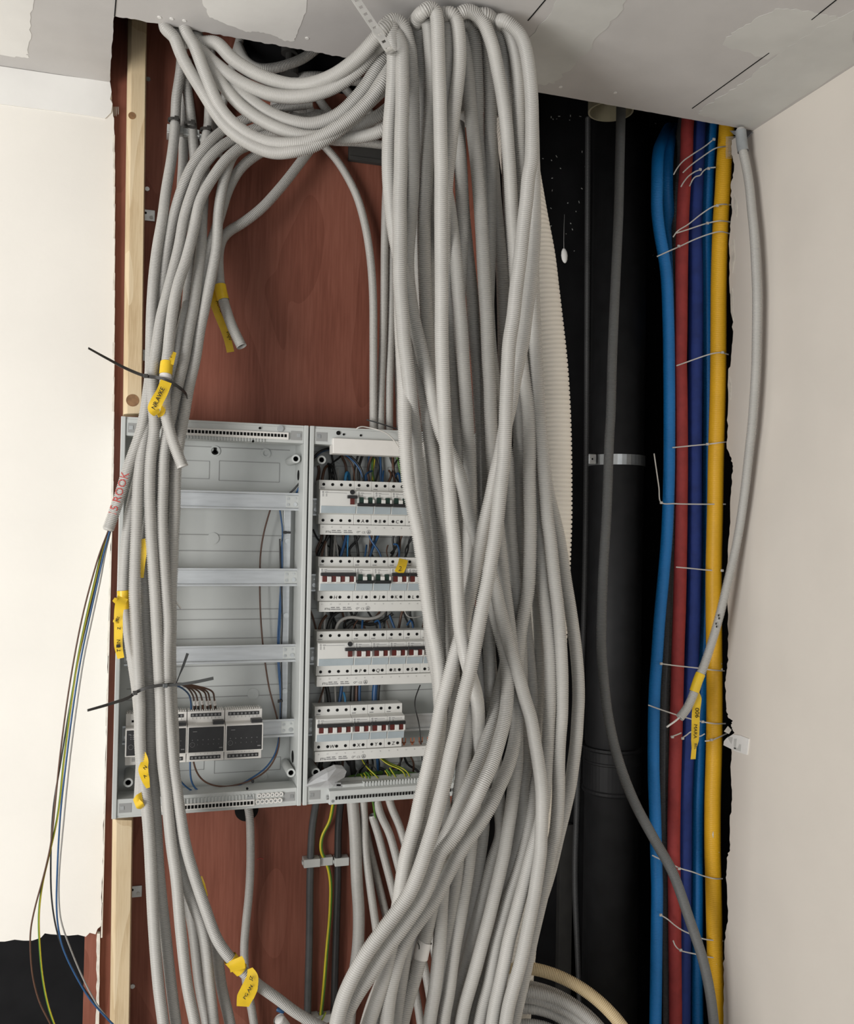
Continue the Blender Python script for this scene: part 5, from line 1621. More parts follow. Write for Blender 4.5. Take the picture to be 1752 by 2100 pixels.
wire('grey-brown wire just right of the blue hanging wire', [(232, 1069), (226, 1093), (217, 1130), (206, 1190), (190, 1265), (172, 1350), (157, 1450), (143, 1560), (132, 1669), (121, 1798), (121, 1850), (125, 1888), (148, 1954), (174, 2014), (200, 2062), (236, 2110)], WGRY, 0.0015, [(a, b + 0.009) for a, b in YWI], GW)
wire('black wire hanging between the green and blue wires', [(231, 1069), (223, 1094), (211, 1130), (198, 1190), (180, 1265), (161, 1350), (143, 1450), (125, 1560), (109, 1661), (104, 1780), (107, 1854), (121, 1925), (150, 1990), (186, 2047), (228, 2099), (250, 2125)], WBLK, 0.0015, [(a, b + 0.013) for a, b in YWI], GW)

# cables and their clips below the units
wire('dark grey thick cable running down from the right unit, leftmost', [(652, 1630, 1.87), (647, 1655, 1.888), (640, 1703, 1.897), (636, 1805, 1.90), (635, 1908, 1.90), (633, 1994, 1.90), (631, 2073, 1.90), (630, 2140, 1.90)], CABG, 0.0076, 1.9, 'cables in the white clips', cat='cable', name='power_cable')
wire('black thick cable running down from the right unit', [(702, 1630, 1.87), (698, 1655, 1.888), (694, 1703, 1.897), (693, 1805, 1.90), (690, 1908, 1.90), (686, 2045, 1.90), (685, 2140, 1.90)], BLK, 0.0076, 1.9, 'cables in the white clips', cat='cable', name='power_cable')
wire('green and yellow earth cable snaking between the two thick cables', [(688, 1632, 1.87), (683, 1651, 1.888), (676, 1686, 1.898), (661, 1713, 1.902), (659, 1747, 1.902), (671, 1771, 1.902), (678, 1805, 1.902), (677, 1874, 1.902), (671, 1942, 1.902), (664, 2028, 1.902), (657, 2093, 1.902), (652, 2140, 1.902)], WGRN, 0.0038, 1.9, 'cables in the white clips', stripe=WYEL, cat='cable', name='earth_cable')
wire('short green and yellow wire end poking out of the lower clip', [(655, 2100, 1.885), (664, 2085, 1.88), (668, 2076, 1.878)], WYEL, 0.0018, 1.88, None, stripe=WGRN)
for (x, y, d, w_, lab) in ((636, 1762, 0.026, 0.034, 'grey cable clip holding the dark grey cable under the right unit'), (667, 1761, 0.018, 0.026, 'small grey cable clip holding the earth cable under the right unit'), (697, 1760, 0.024, 0.030, 'grey cable clip holding the black cable under the right unit'),
                           (634, 2083, 0.026, 0.034, 'grey cable clip holding the dark grey cable at the bottom of the picture'), (664, 2081, 0.018, 0.026, 'small grey cable clip holding the earth cable at the bottom of the picture'), (693, 2079, 0.024, 0.032, 'grey cable clip holding the black cable at the bottom of the picture')):
    c = at(x, y, YB)
    root = empty('cable_clip', (c[0], YB, c[2] - 0.01), lab, 'clip', 'cable clips on the plywood')
    MB().box(c[0] - w_ / 2, c[0] + w_ / 2, YB - d, YB - 0.0004, c[2] - 0.0085, c[2] + 0.0085).build('clip_body', SADDLE, root, bevel=0.0012)
    MB().box(c[0] - w_ / 2 - 0.0025, c[0] - w_ / 2, YB - d * 0.75, YB - d * 0.4, c[2] - 0.0035, c[2] + 0.0035).build('clip_tab', SADDLE, root, bevel=0.0005)
# white tube end with a blue wire at the bottom
c = at(576, 2085, 1.80)
m = MB()
m.tube(pts([(572, 2090, 1.79), (588, 2112, 1.80), (600, 2140, 1.82)], 1.8), 0.0115, 16)
o = m.build('smooth_tube', WTAPE, smooth=True)
tag(o, 'smooth white tube end at the bottom edge of the picture', 'tube')
m = MB()
m.cyl(at(574, 2093, 1.7905), _u(at(572, 2090, 1.79) - at(588, 2112, 1.80)), 0.0113, 0.0055, 18, 0.0075)
m.build('rounded_end', WTAPE, o, smooth=True)
wire('short blue wire stub beside the smooth white tube', [(569, 2070, 1.80), (574, 2072, 1.795), (580, 2075, 1.80)], WBLUE, 0.004, 1.8)

# ------------------------------------------------------------------ the dark shaft on the right
L = [(1010, 60, 1.78), (1030, 150, 1.74), (1052, 250, 1.70), (1068, 350, 1.66), (1085, 450, 1.64), (1099, 524, 1.635), (1108, 598, 1.63), (1117, 673, 1.63), (1125, 747, 1.63), (1130, 821, 1.63), (1133, 900, 1.63), (1134, 980, 1.63), (1134, 1060, 1.63), (1131, 1150, 1.63), (1126, 1260, 1.63),
     (1118, 1400, 1.635), (1106, 1560, 1.64), (1092, 1700, 1.65), (1075, 1830, 1.66), (1060, 1950, 1.67), (1052, 2050, 1.68), (1048, 2140, 1.69)]
conduit('ribbed_duct', 'wide off-white ribbed duct hanging behind the right side of the bundle', 'duct', pts(L, 1.63), 0.0375, CONDW, pitch=0.0088, amp=0.085, sides=28, per=4)

# coil of conduit standing at the bottom
cc = at(1090, 2232, 1.62)
def coil(label, radii, ys, material, r, a0, a1, jit):
    P = []
    n = 14
    k = len(radii)
    if k == 1:
        for i in range(15):
            t = math.radians(a0 + (a1 - a0) * i / 14)
            P.append(cc + [0.80 * radii[0] * math.cos(t), -0.6 * radii[0] * math.cos(t) + ys[0], radii[0] * math.sin(t)])
    for j in range(k if k > 1 else 0):
        for i in range(n):
            t = math.radians(a0) + (j + i / n) * 2 * math.pi
            R_ = radii[j] + (radii[(j + 1) % k] - radii[j]) * (i / n) if j < k - 1 else radii[j]
            Y_ = ys[j] + (ys[(j + 1) % k] - ys[j]) * (i / n) if j < k - 1 else ys[j]
            P.append(cc + [0.80 * R_ * math.cos(t) + 0.6 * Y_, -0.6 * R_ * math.cos(t) + 0.8 * Y_ + jit * math.sin(3 * t + j), R_ * math.sin(t)])
    return conduit('conduit_coil', label, 'conduit coil', P, r, material, sides=12, group='conduit coils at the bottom', ext=False)


sc_px = np.linalg.norm(at(1090, 2132, 1.62) - cc) / 100
coil('beige outer turn of conduit showing at the bottom edge right of the bundle', [245 * sc_px], [0.0], CONDY, 0.0115, 118, -150, 0.002)
coil('pale grey coil of conduit inside the beige coil at the bottom edge', [218 * sc_px, 192 * sc_px, 200 * sc_px, 170 * sc_px, 176 * sc_px, 148 * sc_px, 122 * sc_px], [0.0, 0.0, 0.028, 0.0, 0.028, 0.004, 0.0], COND, 0.0112, 200, 0, 0.006)
wire('black cable tie end beside the coil at the bottom edge', [(1098, 1945), (1086, 1975), (1074, 2005), (1066, 2040), (1060, 2080), (1056, 2130)], WBLK, 0.0022, 1.585, None, cat='cable', name='thin_cable')

# black drain pipe with socket and steel clamp
pc = at(1264, 1000, 2.02)
root = empty('drain_pipe', (pc[0], pc[1], 0.02), 'thick black drain pipe standing in the dark shaft', 'pipe')
m = MB().cyl((pc[0], pc[1], 0.02), (0, 0, 1), 0.0665, 2.6, 48)
m.build('pipe_body', BLACKP, root, smooth=True)
zs0, zs1 = zat(1264, 1640, 1.95), zat(1264, 1542, 1.95)
m = MB()
prof = [(0.0705, zs0), (0.0735, zs0 + 0.004), (0.0735, zs0 + 0.010), (0.0705, zs0 + 0.013), (0.0705, zs1 - 0.040), (0.0720, zs1 - 0.038), (0.0720, zs1 - 0.034), (0.0705, zs1 - 0.032), (0.0710, zs1 - 0.010), (0.0750, zs1 - 0.006), (0.0750, zs1), (0.066, zs1 + 0.001)]
n = 48
V = [(pc[0] + r_ * math.cos(2 * math.pi * i / n), pc[1] + r_ * math.sin(2 * math.pi * i / n), z_) for r_, z_ in prof for i in range(n)]
Fs = [(k * n + i, k * n + (i + 1) % n, (k + 1) * n + (i + 1) % n, (k + 1) * n + i) for k in range(len(prof) - 1) for i in range(n)]
m.add(V, Fs)
m.build('pipe_socket', BLACKP, root)
zc_ = zat(1270, 941, 1.95)
root = empty('pipe_clamp', (pc[0], pc[1], zc_ - 0.013), 'galvanised steel clamp round the black drain pipe', 'clamp')
MB().ring((pc[0], pc[1], zc_ - 0.0125), (0, 0, 1), 0.0695, 0.0672, 0.025, 40).build('clamp_band', STEEL, root)
m = MB()
a = at(1214, 941, 1.99)
m.box(a[0] - 0.010, a[0] + 0.010, a[1] - 0.004, a[1], zc_ - 0.0125, zc_ + 0.0125)
e_ = m.build('clamp_ear', STEEL, root, bevel=0.003)
MB().ring((a[0] - 0.001, a[1] - 0.0045, zc_), (0, -1, 0), 0.0055, 0.0025, 0.0015, 18).build('clamp_screw', STEEL, root)
MB().cyl((a[0] - 0.001, a[1] - 0.0042, zc_), (0, 1, 0), 0.0026, 0.0006, 12).build('screw_recess', HOLE, root)

# cream pipe stub above
c = at(1253, 225, 1.88)
zb3 = zat(1250, 249, 1.925)
m = MB().ring((c[0], 1.88, zb3), (0, 0, 1), 0.0515, 0.0475, 0.25, 40)
o = m.build('pipe_stub', CREAMP, smooth=False)
tag(o, 'cream plastic pipe end poking down below the ceiling edge', 'pipe')

# grey conduits in the shaft
L = [(1274, 170, 1.86), (1274, 221, 1.85), (1273, 266, 1.84), (1271, 351, 1.83), (1269, 437, 1.82), (1262, 593, 1.81), (1256, 735, 1.80), (1253, 850, 1.80), (1250, 900, 1.80), (1245, 1043, 1.79), (1237, 1185, 1.78), (1234, 1328, 1.76), (1238, 1386, 1.75), (1248, 1471, 1.735), (1268, 1557, 1.72), (1300, 1642, 1.705),
     (1346, 1728, 1.69), (1379, 1787, 1.685), (1416, 1890, 1.68), (1439, 1958, 1.68), (1455, 2027, 1.68), (1464, 2095, 1.68), (1468, 2150, 1.68)]
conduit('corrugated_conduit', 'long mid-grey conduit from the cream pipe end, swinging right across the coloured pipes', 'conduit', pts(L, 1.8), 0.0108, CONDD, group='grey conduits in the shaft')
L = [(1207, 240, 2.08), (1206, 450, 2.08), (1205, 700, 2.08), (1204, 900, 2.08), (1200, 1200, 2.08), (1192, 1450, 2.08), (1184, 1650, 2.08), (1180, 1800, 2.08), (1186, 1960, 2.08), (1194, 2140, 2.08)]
conduit('corrugated_conduit', 'thin charcoal conduit almost lost against the dark shaft wall', 'conduit', pts(L, 2.05), 0.0080, CONDX, group='grey conduits in the shaft')
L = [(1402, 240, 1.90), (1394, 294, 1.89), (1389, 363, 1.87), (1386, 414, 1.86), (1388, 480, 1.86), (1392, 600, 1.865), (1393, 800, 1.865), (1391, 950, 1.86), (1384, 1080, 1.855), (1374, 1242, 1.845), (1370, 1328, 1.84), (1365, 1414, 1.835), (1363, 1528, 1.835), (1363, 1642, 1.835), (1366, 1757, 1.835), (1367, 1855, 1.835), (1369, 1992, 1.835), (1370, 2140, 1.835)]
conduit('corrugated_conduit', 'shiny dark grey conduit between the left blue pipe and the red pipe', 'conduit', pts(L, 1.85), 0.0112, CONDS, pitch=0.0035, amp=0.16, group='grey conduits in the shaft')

PIPES = [
    ('yellow ribbed gas pipe, rightmost of the coloured pipes beside the right wall', YELP, 0.0178, 1.775, 0.0042, 0.03,
     [(1493, 230), (1490, 280), (1486, 330), (1483, 390), (1479, 450), (1475, 564), (1474, 678), (1473, 792), (1469, 935), (1467, 1043), (1464, 1185), (1465, 1328), (1466, 1414), (1465, 1528), (1462, 1642), (1462, 1757), (1463, 1787), (1466, 1924), (1470, 2060), (1473, 2150)]),
    ('bright blue ribbed pipe directly left of the yellow pipe', BLUEP, 0.0135, 1.83, 0.0034, 0.09,
     [(1463, 220), (1460, 260), (1455, 328), (1452, 397), (1450, 465), (1450, 551), (1452, 678), (1454, 800), (1454, 900), (1453, 1043), (1450, 1185), (1444, 1328), (1440, 1414), (1435, 1557), (1432, 1642), (1431, 1757), (1431, 1855), (1430, 1992), (1431, 2140)]),
    ('dark blue smooth foam-covered pipe in the middle of the coloured pipes', DBLUE, 0.0165, 1.815, None, 0,
     [(1436, 220), (1433, 260), (1430, 328), (1427, 397), (1425, 465), (1427, 564), (1427, 678), (1426, 792), (1425, 935), (1425, 1080), (1423, 1242), (1420, 1328), (1415, 1414), (1410, 1528), (1405, 1642), (1404, 1757), (1403, 1855), (1402, 1992), (1401, 2140)]),
    ('red smooth foam-covered pipe left of the dark blue one', REDP, 0.0142, 1.80, None, 0,
     [(1414, 220), (1410, 260), (1408, 328), (1403, 397), (1400, 465), (1398, 564), (1397, 678), (1396, 740), (1397, 792), (1398, 935), (1397, 1071), (1394, 1242), (1391, 1328), (1389, 1414), (1386, 1528), (1383, 1642), (1382, 1757), (1383, 1800), (1385, 1992), (1386, 2140)]),
    ('bright blue ribbed pipe on the far left of the coloured pipes', BLUEP, 0.0132, 1.80, 0.0034, 0.09,
     [(1372, 262, 1.95), (1360, 285, 1.90), (1352, 305, 1.85), (1349, 328, 1.82), (1348, 380), (1348, 431), (1354, 482), (1361, 520), (1367, 564), (1371, 650), (1373, 792), (1373, 935), (1372, 1000), (1368, 1100), (1361, 1185), (1353, 1271), (1347, 1357), (1343, 1414), (1341, 1500), (1341, 1585), (1344, 1671), (1347, 1785), (1348, 1821), (1346, 1992), (1344, 2140)]),
    ('short bright blue pipe curving away behind the far left blue pipe near the ceiling', BLUEP, 0.0132, 1.84, 0.0034, 0.09,
     [(1384, 262, 1.97), (1377, 280, 1.92), (1373, 300, 1.88), (1370, 328, 1.86), (1369, 380, 1.85), (1372, 430, 1.86), (1378, 490, 1.89), (1384, 560, 1.93), (1388, 640, 1.97)]),
]
PO = {}
for lab, ma, r, Y, pitch, amp, L in PIPES:
    plain = pitch is None
    o = conduit('foam_covered_pipe' if plain else 'ribbed_pipe', lab, 'pipe', pts(L, Y), r, ma, pitch=pitch or 0.004, amp=amp, sides=18, per=3, group='coloured pipes in the shaft', plain=plain)
    PO[lab] = o
yl = PO[PIPES[0][0]]
# plaster splashes on the yellow pipe
m = MB()
for (x, y, a, b) in ((1473, 1357, 2, 4), (1478, 1362, 3, 3), (1475, 1370, 4, 4), (1481, 1373, 3, 2), (1463, 1712, 1.5, 6), (1475, 1710, 1, 3), (1475, 1748, 1, 5), (1475, 1955, 3, 10), (1473, 1972, 4, 9), (1474, 1990, 3, 8), (1475, 2012, 2.5, 5), (1476, 2030, 2, 4), (1475, 2052, 3, 6)):
    c = at(x, y, 1.7595)
    m.add([c + [(a * math.cos(t) * (1 + 0.3 * math.sin(3 * t + x))) / 930, 0.0012 * math.cos(t) if False else 0.0, (b * math.sin(t) * (1 + 0.25 * math.cos(2 * t + y))) / 930] for t in np.linspace(0, 2 * math.pi, 10, endpoint=False)] + [c + [0, -0.0012, 0]],
          [(i, (i + 1) % 10, 10) for i in range(10)])
m.build('plaster_splash', PLASTER, yl, split=True)

# nylon ties across the pipes
TIES = [
    ('pale nylon tie highest on the coloured pipes, slanting steeply', [(1382, 358), (1390, 344), (1402, 330), (1420, 317), (1446, 300), (1466, 284)], (1464, 286)),
    ('pale nylon tie second from the top, parallel to the highest one', [(1401, 354), (1416, 340), (1440, 322), (1468, 304), (1490, 300)], None),
    ('short pale nylon tie on the red and dark blue pipes near the top', [(1397, 383), (1403, 373), (1414, 360), (1426, 352), (1437, 348)], (1436, 348)),
    ('short crooked pale nylon tie ending on the light blue pipe near the top', [(1414, 382), (1419, 372), (1426, 363), (1437, 359), (1442, 352), (1452, 345), (1468, 343)], (1453, 346)),
    ('pale nylon tie making a V with the one below, rising to the yellow pipe', [(1381, 486), (1390, 474), (1412, 460), (1440, 438), (1462, 424), (1480, 419), (1498, 420)], (1471, 422)),
    ('pale nylon tie forming the lower leg of the V', [(1388, 478), (1410, 471), (1440, 461), (1454, 457), (1475, 453), (1497, 455)], (1451, 458)),
    ('long pale nylon tie from the far left blue pipe up to the yellow pipe', [(1348, 526), (1370, 516), (1393, 506), (1425, 491), (1458, 479), (1478, 475), (1496, 479)], (1392, 505)),
    ('pale nylon tie across the pipes at the pinched spot of the red pipe', [(1388, 750), (1405, 744), (1430, 735), (1458, 726), (1478, 723), (1493, 727)], (1482, 723)),
    ('pale nylon tie level with the steel pipe clamp', [(1380, 918), (1400, 916), (1430, 913), (1452, 911), (1475, 908), (1492, 906)], (1451, 911)),
    ('pale nylon tie with a long tail sticking up beside the far left blue pipe', [(1342, 930), (1347, 965), (1352, 1000), (1356, 1030), (1385, 1033), (1430, 1034), (1487, 1034)], (1356, 1031)),
    ('pale nylon tie just above where the thin right-hand conduit crosses the pipes', [(1387, 1163), (1420, 1166), (1450, 1169), (1483, 1171)], (1481, 1170)),
    ('pale nylon tie passing behind the end of the right-hand conduit', [(1355, 1361), (1385, 1365), (1430, 1370), (1460, 1374), (1485, 1376)], (1356, 1361)),
    ('pale nylon tie crossing behind the hanging yellow name tape', [(1330, 1446), (1352, 1454), (1388, 1466), (1412, 1473), (1440, 1480), (1465, 1484), (1487, 1484)], (1441, 1480)),
    ('tiny pale nylon tie end on the red pipe below the conduit end', [(1376, 1511), (1386, 1508), (1398, 1503)], (1379, 1511)),
    ('tiny pale nylon tie end on the dark blue pipe left of the name tape', [(1399, 1514), (1408, 1508), (1418, 1501), (1435, 1510), (1446, 1505)], (1400, 1514)),
    ('short pale nylon tie round the yellow pipe by the plaster patch', [(1446, 1520), (1460, 1518), (1475, 1512), (1492, 1503)], (1459, 1517)),
    ('pale nylon tie cut across by the long grey conduit, upper one', [(1338, 1754), (1352, 1761), (1385, 1776), (1396, 1781), (1420, 1788), (1445, 1797), (1465, 1802), (1481, 1802)], (1393, 1781)),
    ('sagging pale nylon tie starting on the far left blue pipe', [(1354, 1876), (1368, 1884), (1385, 1898), (1400, 1908), (1420, 1917), (1445, 1926), (1482, 1930)], (1355, 1876)),
    ('lowest pale nylon tie on the coloured pipes', [(1381, 1929), (1386, 1940), (1396, 1949), (1428, 1957), (1455, 1963), (1482, 1965)], (1396, 1948)),
]
for lab, L, hd in TIES:
    P = pts(L, [(0, 1.75)])
    out = []
    for (x, y), p in zip(L, P):
        Y_ = 1.770 if x < 1418 else (1.763 if x < 1458 else 1.7535)
        out.append(at(x, y, Y_))
    if L[-1][0] > 1480:
        out[-1] = at(L[-1][0] + 2, L[-1][1], 1.761)
    m = MB()
    ribbon(m, out, 0.0026, th=0.0011, wdir=(0, 0, 1), n=6)
    o = m.build('cable_tie', TIEW)
    tag(o, lab, 'cable tie', 'pale ties on the coloured pipes')
    if hd:
        h = at(hd[0], hd[1], (1.768 if hd[0] < 1418 else (1.761 if hd[0] < 1458 else 1.752)))
        MB().box(h[0] - 0.0032, h[0] + 0.0032, h[1] - 0.003, h[1] + 0.001, h[2] - 0.0028, h[2] + 0.0028).build('tie_head', TIEW, o, bevel=0.001)

# slim conduit along the right wall
RC = [(1519, 262, 1.635), (1521, 285, 1.635), (1524, 309, 1.632), (1530, 337, 1.625), (1537, 378, 1.615), (1542, 430, 1.605), (1547, 481, 1.595), (1550, 536, 1.588), (1552.5, 600, 1.583), (1552.5, 650, 1.583), (1550, 764, 1.587), (1542, 878, 1.598), (1538, 914, 1.605), (1527, 1014, 1.625), (1514, 1100, 1.645), (1495, 1185, 1.665), (1470, 1285, 1.68),
      (1444, 1366, 1.685), (1432, 1394, 1.685), (1421, 1428, 1.685), (1408, 1455, 1.685), (1394, 1472, 1.685)]
P = pts([(q[0], q[1], q[2] + 0.018 * min(1, max(0, (1240 - q[1]) / 150))) for q in RC], 1.6)
rc = conduit('corrugated_conduit', 'slim pale conduit bowing along the right wall and ending in front of the coloured pipes', 'conduit', P, 0.0093, COND)
C5 = resample(catmull(P), 0.004)
i0, i1 = int(frac(P, 1382) * (len(C5) - 1)), int(frac(P, 1421) * (len(C5) - 1))
band(rc, C5[i0:i1], 0.0102, TAPE, 'label_tape', 'yellow label tape')
i0, i1 = int(frac(P, 268) * (len(C5) - 1)), int(frac(P, 318) * (len(C5) - 1))
band(rc, C5[i0:i1:3], 0.0112, TAPEG, 'sealing_tape', 'grey sealing tape')
m = MB()
for (x, y) in ((1474, 1262), (1475, 1268), (1469, 1279), (1470, 1285)):
    c = at(x, y, 1.668)
    m.box(c[0] - 0.0012, c[0] + 0.0012, c[1] - 0.0008, c[1] + 0.0005, c[2] - 0.0022, c[2] + 0.0022)
m.build('printed_mark', INK, rc)
fl = flag(rc, pts([(1429, 1418, 1.694), (1431, 1432, 1.690), (1428, 1460, 1.688), (1427, 1490, 1.688), (1426, 1518, 1.690), (1424, 1535, 1.692), (1422, 1557, 1.694)], 1.69), [0.011, 0.0195, 0.0195, 0.0195, 0.0185, 0.0115, 0.012],
          [('006', at(1424, 1451, 1.6868), at(1425, 1480, 1.6868), 0.0145, 1), ('MARA', at(1422, 1485, 1.6868), at(1421, 1517, 1.6868), 0.0110, 1), ('BEL', at(1423, 1524, 1.6885), at(1422, 1546, 1.6900), 0.0085, 1)])
m = MB()
m.tube(pts([(1400, 1464, 1.685), (1391, 1475, 1.682), (1379, 1483, 1.680), (1368, 1491, 1.678)], 1.68), 0.0021, 8)
m.build('wire_end', WTAPE, rc, smooth=True, label='white wire end')

# torn mesh tape and grey filler in the corner under the ceiling
m = MB()
for i in range(16):
    m.tube([at(1489 + 0.6 * math.sin(i), 281 + i * 2.9, 1.748), at(1512 - 0.35 * i + rnd.random() * 3, 280 + i * 2.9, 1.735)], 0.00035, 4)
for i in range(9):
    x = 1490 + i * 2.3
    m.tube([at(x, 280, 1.748 - i * 0.0013), at(x - 0.5, 324 - i * 1.2, 1.748 - i * 0.0013)], 0.00035, 4)
o = m.build('mesh_tape', TIEW)
tag(o, 'scrap of see-through mesh tape in the corner under the ceiling beside the yellow pipe', 'tape')
m = MB()
q = [(1500, 262), (1512, 262), (1540, 266), (1546, 272), (1534, 284), (1530, 296), (1522, 284), (1508, 276)]
m.extrude([at_x(x, max(y, 268.5), XR) - [0.004, 0, 0] for x, y in q], 0, (0.0038, 0, 0))
m.build('grey_filler', TAPEG, wall_r)

# little white blob hanging in the shaft, dust and scraps on the dark wall
m = MB()
m.tube([at(1158, 440, 2.157), at(1157, 470, 2.08), at(1157, 512, 2.0), at(1158, 522, 2.0)], 0.0005, 5)
c = at(1158, 521, 2.0)
o = m.build('hanging_tag', PLASTER)
tag(o, 'small white blob dangling in the dark shaft', 'blob')
m = MB()
n, h = 10, 7
V = [(c[0] + 0.0085 * math.sin(math.pi * k / (h - 1)) * math.cos(2 * math.pi * i / n) + 0.004 * (k / (h - 1) - 0.5), c[1] + 0.006 * math.sin(math.pi * k / (h - 1)) * math.sin(2 * math.pi * i / n), c[2] + 0.018 * math.cos(math.pi * k / (h - 1)) - 0.004) for k in range(h) for i in range(n)]
m.add(V, [(k * n + i, k * n + (i + 1) % n, (k + 1) * n + (i + 1) % n, (k + 1) * n + i) for k in range(h - 1) for i in range(n)])
m.build('blob_body', PLASTER, o, smooth=True)
rr = random.Random(11)
m = MB()
for i in range(75):
    x, y = rr.uniform(1110, 1345), rr.choice([rr.uniform(235, 480), rr.uniform(235, 600)])
    c = at(x, y, 2.159)
    a = rr.uniform(0, 3.14)
    l_, w_ = rr.uniform(0.0008, 0.0032), rr.uniform(0.0005, 0.0012)
    d = np.array([math.cos(a), 0, math.sin(a)])
    e_ = np.array([-math.sin(a), 0, math.cos(a)])
    m.extrude([c - d * l_ - e_ * w_, c + d * l_ - e_ * w_, c + d * l_ + e_ * w_, c - d * l_ + e_ * w_], 1, (0, -0.0008, 0))
o = m.build('plaster_crumbs', PLASTERG)
o['kind'] = 'stuff'
tag(o, 'scattered white plaster crumbs sticking to the dark shaft wall', 'crumbs')
c0, c1 = at(1145, 1690, 2.155), at(1168, 1900, 2.155)
o = MB().box(c0[0], c1[0], 2.140, 2.1595, 0.05, c0[2]).build('black_batten', DGREY, bevel=0.001)
tag(o, 'dark upright batten on the shaft wall left of the black drain pipe', 'batten')

# ------------------------------------------------------------------ wiring in the left unit
GLW = 'wires in the left consumer unit'
wire('brown wire running down the left unit from the first rail to the last', [(556, 1040, 1.872), (543, 1085, 1.875), (535, 1130, 1.877), (533, 1185, 1.878), (534, 1250, 1.878), (538, 1310, 1.878), (544, 1360, 1.876), (553, 1415, 1.875), (564, 1455, 1.872), (571, 1485, 1.872), (573, 1515, 1.868), (570, 1540, 1.862), (552, 1575, 1.855), (520, 1598, 1.848), (485, 1610, 1.845), (452, 1613, 1.842),
      (424, 1606, 1.840), (408, 1592, 1.838), (399, 1572, 1.836), (396, 1556, 1.836)], WBRN, 0.0017, 1.87, GLW)
wire('blue wire running beside the upright bar of the left unit', [(573, 1040, 1.872), (577, 1065, 1.874), (580, 1095, 1.874), (577, 1125, 1.872), (577, 1180, 1.872), (573, 1250, 1.872), (570, 1310, 1.872), (571, 1370, 1.872), (575, 1420, 1.872), (575, 1485, 1.872), (572, 1515, 1.868), (565, 1545, 1.862), (545, 1575, 1.856), (512, 1598, 1.849), (480, 1616, 1.844), (450, 1626, 1.840), (424, 1628, 1.838),
      (404, 1621, 1.836), (393, 1605, 1.834), (390, 1580, 1.834), (390, 1556, 1.836)], WBLUE, 0.0017, 1.87, GLW)
wire('second blue wire close to the upright bar of the left unit', [(578, 1110, 1.869), (579, 1150, 1.869), (577, 1220, 1.869), (574, 1290, 1.869), (572, 1350, 1.869), (576, 1400, 1.869), (577, 1440, 1.869), (577, 1485, 1.869)], WBLUE, 0.0017, 1.87, GLW)
wire('dark wire beside the two blue ones at the upright bar', [(574, 1105, 1.867), (575, 1160, 1.867), (579, 1260, 1.867), (577, 1340, 1.867), (578, 1420, 1.867), (576, 1490, 1.867)], WBLK, 0.0016, 1.87, GLW)
wire('blue wire end coming from behind the tied conduits at the bottom of the left unit', [(366, 1596, 1.80), (374, 1606, 1.815), (386, 1617, 1.83), (402, 1626, 1.838), (424, 1631, 1.842), (455, 1629, 1.845), (480, 1622, 1.848)], WBLUE, 0.0016, 1.84, GLW)
wire('dark wire through the upper hole between the two units', [(624, 968, 1.862), (622, 980, 1.858), (612, 993, 1.858), (603, 1004, 1.862), (594, 1012, 1.868)], WBLK, 0.0019, 1.86, GLW)
wire('blue wire through the upper hole between the two units', [(625, 972, 1.860), (622, 986, 1.855), (613, 1000, 1.856), (607, 1013, 1.866)], WBLUE, 0.0019, 1.86, GLW)
for i, (x, y, lab) in enumerate(((588, 1092, 'small black cable tie on the upright bar, upper one'), (575, 1437, 'small black cable tie on the wires beside the upright bar, lower one'), (518, 1601, 'small black cable tie on the wire loop under the modules'))):
    c = at(x, y, (1.872, 1.866, 1.848)[i])
    o = MB().box(c[0] - (0.008, 0.0045, 0.003)[i], c[0] + (0.008, 0.0045, 0.003)[i], c[1] - 0.005, c[1] + 0.004, c[2] - 0.0022, c[2] + 0.0022).build('cable_tie', BLK, bevel=0.0008)
    tag(o, lab, 'cable tie', 'black ties in the left unit')
    MB().box(c[0] - (0.006, 0.006, 0.002)[i], c[0] - (0.001, 0.002, -0.002)[i], c[1] - 0.0065, c[1] - 0.0045, c[2] - 0.003, c[2] + 0.003).build('tie_head', BLK, o)
# labelled brown wires and one blue into the third module
ordl = ['first', 'second', 'third', 'fourth', 'fifth', 'last']
for i, (x, y) in enumerate(((398, 1437), (405, 1437), (414, 1436), (424, 1437), (430, 1436), (440, 1437))):
    sx_ = x + (0, 1, 2, 1, 2, 1)[i]
    P_ = [(356, 1400 + i * 0.6, 1.735), (368, 1403 - i * 0.4, 1.745), (382 + i * 2.4, 1408 - i * 0.6, 1.765), (x - 6 + i * 0.2, 1419 - i * 0.5, 1.79), (x - 1, 1430, 1.815), (sx_, 1444, 1.838), (sx_ + 0.5, 1460, 1.845)]
    wire('brown wire with a white number tag, %s from the left above the third module' % ordl[i], P_, WBRN, 0.0017, 1.8, 'labelled wires above the modules')
    o = bpy.data.objects[[k for k in bpy.data.objects.keys() if k.startswith('wire')][-1]]
LBW = [o for o in COL.objects if o.get('group') == 'labelled wires above the modules']
for i, o in enumerate(sorted(LBW, key=lambda q: q.name)):
    x, y = ((398, 1441), (405, 1441), (414, 1439), (424, 1441), (430, 1439), (440, 1441))[i]
    a, b = at(x + 0.3, y - 4, 1.826), at(x + 1, y + 4, 1.836)
    m = MB()
    m.cyl(a, _u(b - a), 0.0030, np.linalg.norm(b - a), 12)
    mk = m.build('number_sleeve', WTAPE, o, label='white number sleeve')
    m = MB()
    put_text(m, '123456'[i], (a + b) / 2 + [0, -0.0034, 0], 0.0042, center=True)
    m.build('number', INK, mk)
    a2, b2 = at(x + 1.6, y + 7, 1.840), at(x + 2, y + 16, 1.845)
    m = MB()
    m.cyl(a2, _u(b2 - a2), 0.0024, np.linalg.norm(b2 - a2), 10)
    m.build('wire_ferrule', WBLK, o)
